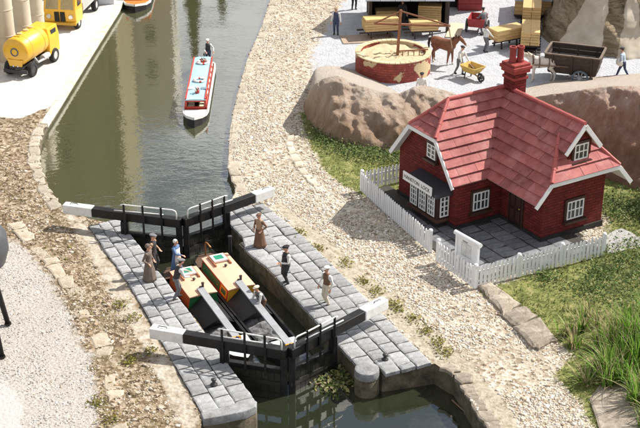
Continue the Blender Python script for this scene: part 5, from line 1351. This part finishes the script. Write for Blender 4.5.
for s in (-1, 1):
    for x in (.55, Lk-.75): wheel(t, (x,s*.72,.42), .42, .3, lgrey if x > 1 else iron)
    obj('pipe', MB().tube([(1.3,s*.5,.9),(1.3,s*.72,.6),(2.1,s*.72,.55)], .07, 7), lgrey, t); obj('side_tank', MB().lathe([(0,-.35),(.18,-.35),(.18,.35),(0,.35)], 14, (2.4,s*.62,.6), axis='X'), lgrey, t)
obj('axle', MB().box((.55,0,.42), (.14,1.3,.14)), iron, t); obj('bumper', MB().box((-.05,0,.42), (.12,1.5,.2)), iron, t)
# flat lorry facing the camera
c0 = P(61,31); fd = math.atan2(d.y, d.x)+math.pi+R(9); t = thing('lorry', 'yellow lorry with black grille facing out along the quay', 'lorry', c0, fd+0)
W_ = 1.05
cab = obj('cab', MB().loft([[(-.1,y,.45),(-.0,y,1.35),(-.32,y,2.25),(-1.5,y,2.35),(-1.5,y,.45)] for y in (-W_,-W_+.06,W_-.06,W_)]), yel, t, bevel=.06)
for s in (-1, 1):
    ws = obj('windscreen', MB().add([(-.02,s*.08,1.42),(-.02,s*.92,1.42),(-.27,s*.86,2.12),(-.27,s*.08,2.12),(-.12,s*.08,1.40),(-.12,s*.92,1.40),(-.37,s*.86,2.1),(-.37,s*.08,2.1)], [(0,1,2,3),(7,6,5,4),(0,4,5,1),(1,5,6,2),(2,6,7,3),(3,7,4,0)]), mat('screen_glass', (.35,.28,.14), .15, spec=.8), cab)
    gr = obj('grille', MB().box((-.02,s*.19,.95), (.1,.3,.62)), black, cab)
    obj('headlamp', MB().lathe([(0,.0),(.12,-.0),(.15,-.05),(.15,-.15),(0,-.15)], 16, (.07,s*.72,.95), axis='X'), chrome, cab, smooth=False)
    obj('side_window', MB().box((-.85,s*(W_+.0),1.75), (.7,.04,.45)), glass, cab)
    for x in (-.75, -4.6): wheel(t, (x,s*.88,.42), .42, .3, lgrey)
obj('bumper', MB().box((.0,0,.5), (.14,2.1,.18)), mat('bumper_yellow', (.50,.28,.02), .5), t, bevel=.02)
obj('chassis', MB().box((-3.2,0,.62), (5.6,.9,.2)), iron, t)
bed_ = obj('flat_bed', MB().box((-3.7,0,.95), (4.2,2.1,.12)), lgrey, t)
for s in (-1, 1): obj('side_board', MB().box((-3.7,s*1.03,1.2), (4.2,.06,.42)), mat('bed_grey', (.40,.40,.38), .6), bed_)
o = obj('white_crate', MB().box((0,0,.55), (1.9,1.4,1.1)).box((0,0,1.13), (2.0,1.5,.07)), mat('crate_white', (.55,.58,.62), .6, .08, 3), None, P(99,5)+Vector((0,.75,0)), R(6), bevel=.03); tag(o, 'pale grey crate standing on the quay at the top edge', 'crate')
silo_m = mat('silo_cream', (.52,.46,.36), .6, .08, 1.5, .08)
for px_, r_, lab in (((-11,68), .62, 'leftmost cream silo cylinder at the frame edge'), ((8.5,60), .55, 'cream silo cylinder directly behind the tanker'), ((25,49), .55, 'cream silo cylinder third along behind the tanker'), ((38,38), .50, 'cream silo cylinder behind the yellow lorry cab')):
    t = thing('silo', lab, 'silo', P(*px_), 0, 'cream silos on the quay')
    obj('shell', MB().lathe([(0,0),(r_,0),(r_,7.5),(r_*.5,8.0),(0,8.1)], 32), silo_m, t, smooth=True); smooth_angle(t.children[0], 40)
    for z in (1.6, 3.2, 4.8, 6.4): obj('hoop', MB().lathe([(r_+.002,z-.03),(r_+.025,z-.02),(r_+.025,z+.02),(r_+.002,z+.03)], 32), silo_m, t)

# ---------------------------------------------------------------- buildings and trees past the head of the canal (seen mirrored in the water)
t = thing('warehouse', 'tall olive grey canal warehouse mirrored in the upper water', 'warehouse', (-24,92.5,0))
wm = mat('warehouse_render', (.24,.21,.12), .85, .15, .8, .2)
obj('wall', MB().box((0,0,8.6), (19,8,17.2)), wm, t)
obj('roof', MB().loft([[(x,-4.3,17.2),(x,0,19),(x,4.3,17.2)] for x in (-9.7,9.7)]), slt, t)
for x in range(-3, 4): obj('pilaster', MB().box((x*2.9,-4.08,8.6), (.35,.2,17)), wm, t)
for x in (2.3, 5.4): 
    for z in (11.3,): obj('window', MB().lathe([(0,-.1),(.55,-.1),(.55,.1),(0,.1)], 20, (x,-4.02,z), axis='Y'), glass, t)
t = thing('mill_tower', 'pale mill tower behind the warehouse mirrored in the water', 'tower', (-13.4,100.5,0))
obj('wall', MB().box((0,0,6.6), (3.6,4,13.2)), mat('pale_render', (.58,.56,.50), .85, .1, 1), t); obj('roof', MB().loft([[(x,-2.1,13.2),(x,0,14.6),(x,2.1,13.2)] for x in (-1.9,1.9)]), slt, t)
for z in (2.5,5.5,8.5): obj('window', MB().box((0,-2.01,z), (.8,.06,1.2)), glass, t)
leaf_d = mat('conifer_leaf', (.035,.055,.022), .8, .3, 2, col2=(.07,.10,.035))
bark = mat('bark', (.10,.07,.045), .9, .3, 6, .5)
def leafy(n, fn, size, asp=1.0):
    mb = MB()
    for k in range(n):
        c_ = fn(); nn = Vector((random.gauss(0,1), random.gauss(0,1), random.gauss(0,1))).normalized(); a = nn.orthogonal().normalized(); a = (Matrix.Rotation(random.uniform(0,6.28), 3, nn) @ a)*size*random.uniform(.6,1.3); b = nn.cross(a)*.55*asp
        mb.add([c_-a, c_-a*.1+b, c_+a, c_-a*.1-b], [(0,1,2,3)])
    return mb
def conifer(label, x, y, h, r_):
    t = thing('conifer', label, 'tree', (x, y, 0), 0, 'conifers at the head of the canal')
    obj('trunk', MB().tube([(0,0,0),(0,0,h*.5),(0,0,h*.95)], [.22,.14,.03], 8), bark, t)
    def fn():
        z = h*(.06+.92*random.random()**1.25); rr = r_*(1-z/h)*(.75+.35*math.sin(z*5))*math.sqrt(random.uniform(.3,1)); a = random.uniform(0, 6.28); return Vector((rr*math.cos(a), rr*math.sin(a), z-.15*rr))
    stuff_ = obj('crown', leafy(2600, fn, .26), leaf_d, t, fix=False); stuff_['kind'] = 'stuff'
for a_ in (('tall dark conifer mirrored nearest the pale tower', -10.2, 101, 9.0, 1.1), ('smaller dark conifer mirrored beside the towpath bank', -8.0, 103, 5.5, 1.0), ('broad dark conifer between warehouse and pale tower', -15.6, 103, 12.0, 1.6)): conifer(*a_)
leaf_g = mat('shrub_leaf', (.06,.10,.025), .7, .3, 2, col2=(.14,.19,.06))
t = thing('garden_tree', 'small leafy tree beyond the right edge shading the grass', 'tree', (18.2,54.6,0))
obj('trunk', MB().tube([(0,0,0),(.1,0,1.2),(0,.1,2.2)], [.16,.12,.07], 8), bark, t)
for k in range(6): a = k*1.05; obj('limb', MB().tube([(.05,.05,1.5+.1*k),(.7*math.cos(a),.7*math.sin(a),2.4),(1.2*math.cos(a),1.2*math.sin(a),3.1)], [.06,.04,.015], 6), bark, t)
def fn():
    k = random.randrange(9); c_ = Vector((1.1*math.cos(k*.9), 1.1*math.sin(k*.9), 2.7+.55*math.sin(k*2.3))); 
    return c_+Vector((random.gauss(0,.38), random.gauss(0,.38), random.gauss(0,.36)))
stuff_ = obj('crown', leafy(2600, fn, .13), leaf_g, t, fix=False); stuff_['kind'] = 'stuff'

# ---------------------------------------------------------------- round dark seat at the left edge
t = thing('metal_stool', 'dark grey rounded stool on thin black legs cut by the left edge', 'stool', P(-20,322))
sg = mat('stool_grey', (.075,.08,.09), .45, .2, 4); o0 = Vector(t.location)
obj('seat', MB().lathe([(0,2.3),(.9,2.35),(1.25,2.6),(1.42,3.1),(1.38,3.7),(1.1,4.15),(0,4.3)], 36), sg, t, smooth=True)
for q in ((8,324), (2,357), (-50,318), (-52,350)):
    f = P(*q)-o0; tp = f*.62; obj('leg', MB().tube([(f.x,f.y,.03),(tp.x,tp.y,2.5)], [.1,.12], 10), black, t, smooth=True)
    # foot pad
    obj('foot', MB().lathe([(0,0),(.14,0),(.13,.06),(0,.07)], 12, (f.x,f.y,0)), black, t)

# ================================================================ GRAVEL, GRASS AND WEEDS
def ico():
    bm = bmesh.new(); bmesh.ops.create_icosphere(bm, subdivisions=1, radius=1); v = np.array([x.co[:] for x in bm.verts]); f = np.array([[q.index for q in p.verts] for p in bm.faces]); bm.free(); return v, f
IV, IF = ico()
def ground_z(x, y):
    return (fbm(x, y, .7, 3)-.45)*.16-.05
def pebble_mesh(name, X, Y, Z, size, palette, m):
    n = len(X); a = rng.uniform(0, 6.28, n); sx = size*rng.uniform(.7, 1.3, n); sy = size*rng.uniform(.6, 1.1, n); sz = size*rng.uniform(.4, .7, n)
    v = IV[None]*(1+rng.uniform(-.22, .22, (n, len(IV), 1)))
    x = v[..., 0]*sx[:, None]; y = v[..., 1]*sy[:, None]; z = v[..., 2]*sz[:, None]
    tl_ = rng.uniform(-.4, .4, n)[:, None]; z, x = z*np.cos(tl_)-x*np.sin(tl_), z*np.sin(tl_)+x*np.cos(tl_)
    ca, sa = np.cos(a)[:, None], np.sin(a)[:, None]
    co = np.stack([x*ca-y*sa+X[:, None], x*sa+y*ca+Y[:, None], z+(Z+sz*.15)[:, None]], -1).reshape(-1, 3)
    fc = (IF[None]+np.arange(n)[:, None, None]*len(IV)).reshape(-1, 3)
    me = bpy.data.meshes.new(name); me.vertices.add(len(co)); me.vertices.foreach_set('co', co.astype(np.float32).ravel())
    me.loops.add(fc.size); me.loops.foreach_set('vertex_index', fc.ravel().astype(np.int32))
    me.polygons.add(len(fc)); me.polygons.foreach_set('loop_start', np.arange(0, fc.size, 3, dtype=np.int32)); me.polygons.foreach_set('loop_total', np.full(len(fc), 3, np.int32))
    me.update(); me.validate()
    pal = np.array(palette); c = pal[rng.integers(0, len(pal), n)]*rng.uniform(.8, 1.15, (n, 1))
    ca_ = me.color_attributes.new('tint', 'FLOAT_COLOR', 'POINT')
    col = np.concatenate([np.repeat(c, len(IV), 0), np.ones((n*len(IV), 1))], 1); ca_.data.foreach_set('color', col.ravel())
    me.materials.append(m); return link(name, me)
def tint_mat(name, rough=.9, bump=.4, trans=0):
    m, t_, b = node_mat(name); N = t_.nodes; L = t_.links
    a = N.new('ShaderNodeAttribute'); a.attribute_name = 'tint'; tcn = N.new('ShaderNodeTexCoord')
    n = N.new('ShaderNodeTexNoise'); n.inputs['Scale'].default_value = 22; n.inputs['Detail'].default_value = 4; L.new(tcn.outputs['Object'], n.inputs['Vector'])
    ov = N.new('ShaderNodeMixRGB'); ov.blend_type = 'OVERLAY'; ov.inputs[0].default_value = .35; L.new(a.outputs['Color'], ov.inputs['Color1']); L.new(n.outputs['Fac'], ov.inputs['Color2'])
    L.new(ov.outputs[0], b.inputs['Base Color']); b.inputs['Roughness'].default_value = rough; b.inputs['Specular IOR Level'].default_value = .2
    return m
peb_m = tint_mat('pebble')
def scatter(n, x0, x1, y0, y1):
    return rng.uniform(x0, x1, n), rng.uniform(y0, y1, n)
pv_l = [K(-.25,.1),K(15.9,.1),K(15.9,-2.0),K(6,-1.45),K(-.25,-1.45)]; pv_r = [K(.8,4.2),K(16.2,4.2),K(16.2,6.95),K(.8,6.6)]
hs_foot = [HO+BX*-2.6-AX*7.4, HO+BX*3.6-AX*7.4, HO+BX*3.6, HO, HO-AX*2.8, HO-BX*2.6-AX*2.8]
def keep(X, Y, land_poly, avoid, edge=.12):
    ok = inpoly(X, Y, [(p.x, p.y) for p in land_poly])
    for a in avoid: ok &= ~inpoly(X, Y, a)
    return ok
X, Y = scatter(260000, -6, 15, 34, 88)
ok = keep(X, Y, right_poly, [Z_yard, Z_grass1, Z_grass2, pv_r, yard_poly, hs_foot, Z_strip]); 
nz_ = fbm(X, Y, .35, 9); d_ = rng.uniform(0, 1, X.size) < np.clip((nz_-.27)*3.2, .12, 1)
ok &= d_; ok &= pdist(X, Y, [(p.x, p.y) for p in REDGE], False) > .25
X, Y = X[ok], Y[ok]; print('pebbles right', X.size)
cream = [(.60,.54,.45),(.66,.60,.52),(.54,.47,.38),(.70,.66,.59),(.74,.71,.66),(.44,.35,.26),(.33,.25,.18),(.58,.47,.35),(.50,.47,.43),(.64,.57,.46),(.40,.37,.34)]
gv = pebble_mesh('gravel', X, Y, ground_z(X, Y), rng.uniform(.018, .056, X.size)*np.where(rng.uniform(0,1,X.size)<.04,1.9,1), cream, peb_m); stuff(gv, 'cream and tan gravel covering the towpath', 'gravel')
X, Y = scatter(52000, -16, -2, 34, 64)
ok = keep(X, Y, left_poly, [Z_path, pv_l, Z_cement, Z_quay]); ok &= rng.uniform(0, 1, X.size) < np.clip((fbm(X, Y, .5, 12)-.2)*2.6, .15, 1); X, Y = X[ok], Y[ok]; print('pebbles left', X.size)
soilp = [(.52,.47,.40),(.46,.41,.35),(.34,.25,.16),(.22,.155,.10),(.44,.36,.27),(.58,.50,.41),(.14,.10,.065),(.38,.29,.20),(.50,.43,.35),(.18,.15,.06)]
stuff(pebble_mesh('stony_soil', X, Y, ground_z(X, Y), rng.uniform(.015, .05, X.size)*np.where(rng.uniform(0,1,X.size)<.05,2.2,1), soilp, peb_m), 'stony brown soil between the cracked slabs and the lock', 'soil')
X, Y = scatter(16000, -14, -7, 34, 50); ok = inpoly(X, Y, Z_path) & (rng.uniform(0, 1, X.size) < np.clip((fbm(X, Y, .8, 2)-.3)*2, .1, .8)); X, Y = X[ok], Y[ok]
stuff(pebble_mesh('path_chippings', X, Y, ground_z(X, Y)+.0, rng.uniform(.02, .045, X.size), [(.56,.53,.49),(.62,.60,.57),(.22,.21,.21),(.45,.41,.38),(.66,.64,.61),(.34,.27,.21)], peb_m), 'fine pale chippings on the walkway at lower left', 'gravel')

def blades(name, X, Y, Z, hgt, wid, lean, palette, m, segs=2, heading=None):
    """curved grass blades as thin tapering strips"""
    n = len(X); a = rng.uniform(0, 6.28, n) if heading is None else heading; ln = lean*rng.uniform(.4, 1.2, n); w_ = wid*rng.uniform(.7, 1.3, n)
    dx, dy = np.cos(a), np.sin(a); V = []; k = segs
    for j in range(k+1):
        f = j/k; ww = w_*(1-f)**.7*.5; cx_ = X+dx*ln*hgt*f*f; cy_ = Y+dy*ln*hgt*f*f; cz_ = Z+hgt*f*(1-.35*ln*f)
        if j < k:
            V.append(np.stack([cx_-dy*ww, cy_+dx*ww, cz_], -1)); V.append(np.stack([cx_+dy*ww, cy_-dx*ww, cz_], -1))
        else: V.append(np.stack([cx_, cy_, cz_], -1))
    nvp = 2*k+1; co = np.stack(V, 1).reshape(-1, 3); base = np.arange(n)*nvp; tri = []
    for j in range(k-1):
        p = 2*j; tri += [np.stack([base+p, base+p+1, base+p+3], -1), np.stack([base+p, base+p+3, base+p+2], -1)]
    tri.append(np.stack([base+2*k-2, base+2*k-1, base+2*k], -1)); fc = np.concatenate(tri)
    me = bpy.data.meshes.new(name); me.vertices.add(len(co)); me.vertices.foreach_set('co', co.astype(np.float32).ravel())
    me.loops.add(fc.size); me.loops.foreach_set('vertex_index', fc.ravel().astype(np.int32)); me.polygons.add(len(fc))
    me.polygons.foreach_set('loop_start', np.arange(0, fc.size, 3, dtype=np.int32)); me.polygons.foreach_set('loop_total', np.full(len(fc), 3, np.int32)); me.update()
    pal = np.array(palette); c = pal[rng.integers(0, len(pal), n)]*rng.uniform(.75, 1.2, (n, 1)); ca_ = me.color_attributes.new('tint', 'FLOAT_COLOR', 'POINT')
    ca_.data.foreach_set('color', np.concatenate([np.repeat(c, nvp, 0), np.ones((n*nvp, 1))], 1).ravel()); me.materials.append(m); return me
grass_m = tint_mat('grass_blade', .6)
_nt = grass_m.node_tree; _b = _nt.nodes['Principled BSDF']; _o = [n_ for n_ in _nt.nodes if n_.type == 'OUTPUT_MATERIAL'][0]
_tr = _nt.nodes.new('ShaderNodeBsdfTranslucent'); _mx = _nt.nodes.new('ShaderNodeMixShader'); _mx.inputs[0].default_value = .4
_nt.links.new(_b.inputs['Base Color'].links[0].from_socket, _tr.inputs[0]); _nt.links.new(_b.outputs[0], _mx.inputs[1]); _nt.links.new(_tr.outputs[0], _mx.inputs[2]); _nt.links.new(_mx.outputs[0], _o.inputs[0])
greens = [(.36,.34,.14),(.26,.30,.08),(.32,.33,.10),(.10,.15,.035),(.14,.18,.05),(.19,.21,.07),(.24,.24,.09),(.30,.27,.12),(.08,.12,.03)]
X, Y = scatter(120000, -2, 22, 36, 72)
ok = (inpoly(X, Y, Z_grass1) | inpoly(X, Y, Z_grass2)) & ~inpoly(X, Y, yard_poly) & ~inpoly(X, Y, hs_foot); ok &= rng.uniform(0, 1, X.size) < np.clip((fbm(X, Y, .6, 21)-.22)*2.8, .12, 1)
X, Y = X[ok], Y[ok]; print('grass', X.size)
stuff(link('grass', blades('grass', X, Y, ground_z(X, Y)-.02, rng.uniform(.07, .22, X.size), .05, .9, greens, grass_m)), 'short mossy grass around the cottage', 'grass')
def leaf_mesh(name, X, Y, Z, size, palette, m):
    """small round-ish tilted leaves, four-sided"""
    n = len(X); nn = rng.normal(size=(n, 3)); nn[:, 2] = np.abs(nn[:, 2])+.6; nn /= np.linalg.norm(nn, axis=1)[:, None]
    a = np.cross(nn, rng.normal(size=(n, 3))); a /= np.linalg.norm(a, axis=1)[:, None]; b = np.cross(nn, a); s_ = (size*rng.uniform(.6, 1.3, n))[:, None]
    c = np.stack([X, Y, Z], -1); co = np.stack([c-a*s_, c+b*s_*.6+nn*s_*.12, c+a*s_, c-b*s_*.6+nn*s_*.12], 1).reshape(-1, 3); fc = np.arange(n*4).reshape(-1, 4)
    me = bpy.data.meshes.new(name); me.from_pydata(co.tolist(), [], fc.tolist()); pal = np.array(palette); cc = pal[rng.integers(0, len(pal), n)]*rng.uniform(.7, 1.25, (n, 1)); ca_ = me.color_attributes.new('tint', 'FLOAT_COLOR', 'POINT')
    ca_.data.foreach_set('color', np.concatenate([np.repeat(cc, 4, 0), np.ones((n*4, 1))], 1).ravel()); me.materials.append(m); return me
lg = [(.20,.26,.09),(.28,.30,.13),(.32,.34,.16),(.24,.28,.10),(.06,.12,.03),(.09,.16,.04),(.13,.20,.06),(.05,.09,.025),(.18,.22,.09)]
cl_ = [(P(326,137),1.0),(P(340,147),1.2),(P(356,151),1.0),(P(372,154),1.2),(P(392,153),1.2),(P(405,158),.9),(P(318,128),.7),(P(612,205),1.3),(P(628,215),1.3),(P(640,205),1.5),(P(615,262),1.2),(P(630,275),1.5),(P(625,300),1.3),(P(600,275),.8),(P(548,277),.5),(P(588,290),.7),(P(640,250),1.2)]
XX, YY, ZZ = [], [], []
for c_, r_ in cl_:
    k = int(520*r_); xx = rng.normal(c_.x, r_*.55, k); yy = rng.normal(c_.y, r_*.6, k); XX.append(xx); YY.append(yy); ZZ.append(np.abs(rng.normal(.06, .12, k))+.02)
XX, YY, ZZ = map(np.concatenate, (XX, YY, ZZ)); ok = ~inpoly(XX, YY, hs_foot) & ~inpoly(XX, YY, yard_poly); 
stuff(link('ground_cover', leaf_mesh('ground_cover', XX[ok], YY[ok], ZZ[ok], .06, lg, grass_m)), 'leafy green ground cover along the clay banks and lawn', 'ground cover')
# moss cushions on joints and kerbs
mc = [P(398,308),P(392,303),P(426,330),P(438,342),P(376,291),P(345,262),P(300,232),P(318,248),P(364,281),P(120,305),P(133,318),P(150,352),P(110,420),P(96,402),P(445,352),P(412,319),P(130,360)]
XX, YY, ZZ = [], [], []
for c_ in mc:
    k = 90; XX.append(rng.normal(c_.x, .16, k)); YY.append(rng.normal(c_.y, .22, k)); ZZ.append(np.abs(rng.normal(.0, .05, k)))
stuff(link('moss', leaf_mesh('moss', *map(np.concatenate, (XX, YY, ZZ)), .055, [(.26,.25,.05),(.34,.30,.07),(.18,.19,.05),(.22,.17,.08)], grass_m)), 'yellow green moss tufts along the paving joints', 'moss')
# floating weed by the lower gate
c_ = P(338,381,Z_LOW); k = 420; xx = rng.normal(c_.x, .38, k); yy = rng.normal(c_.y, .38, k); zz = Z_LOW+.02+np.abs(rng.normal(0, .12, k))
t = thing('water_weed', 'yellow green water weed clump floating beside the lower gate', 'water weed', (c_.x, c_.y, Z_LOW))
me = leaf_mesh('leaves', xx-c_.x, yy-c_.y, zz-Z_LOW, .10, [(.35,.33,.12),(.45,.42,.22),(.20,.24,.08),(.12,.18,.05),(.5,.46,.3)], grass_m); o = link('leaves', me, t); o['kind'] = 'stuff'
for q in (((-.9,-.3,.03),(.3,.15,.1),(.9,.5,.16)), ((-.5,-.7,.02),(.1,-.3,.05),(.4,.2,.03))): obj('twig', MB().tube(q, [.03,.025,.015], 6), oldwood, t)
sb = obj('stick', MB().tube([(0,0,.0),(.25,-.6,.06),(.75,-1.35,.02)], [.03,.03,.015], 6), oldwood, None, P(452,400,Z_LOW)); tag(sb, 'thin bare stick floating along the right bank at the bottom', 'stick')
# long grass tufts, lower right
def tuft(label, c_, r_, n, hmax, lean, straw=.1):
    t = thing('grass_tuft', label, 'long grass', c_, 0, 'long grass tufts')
    nc = max(4, n//60); cxs = rng.normal(0, r_*.55, nc); cys = rng.normal(0, r_*.55, nc); k = rng.integers(0, nc, n)
    x = cxs[k]+rng.normal(0, .13, n); y = cys[k]+rng.normal(0, .13, n)
    hd_ = np.arctan2(y-cys[k], x-cxs[k]-.06)+rng.normal(0, .5, n); hg = hmax*rng.uniform(.35, 1.05, n)*rng.uniform(.6, 1.1, nc)[k]
    pal = [(.14,.30,.03),(.18,.36,.04),(.22,.42,.06),(.28,.42,.09),(.07,.13,.025),(.18,.30,.05)]
    pal = pal+[(.46,.40,.24),(.40,.34,.18)]*max(0, int(straw*10))
    me = blades('blades', x, y, np.full(n, -.03), hg, .06, lean*rng.uniform(.3, 1.5, n), pal, grass_m, 4, hd_)
    o = link('blades', me, t); o['kind'] = 'stuff'; return t
for a_ in (('big green tuft of long grass leaning over the lower right gravel', P(624,374), 1.0, 850, 1.8, .55, .1), ('tall tuft of long grass at the right edge beside the slab', P(650,352), 1.2, 1000, 2.1, .45, .1),
           ('thin straw coloured tuft between brown stones and long grass', P(598,335), 1.3, 520, 1.3, .6, .5), ('bright tuft of long grass in the lower right corner', P(640,402), .8, 800, 1.5, .65, .1), ('sparse low tuft creeping over gravel by the slab', P(590,378), .8, 220, .9, 1.0, .4)): tuft(*a_)
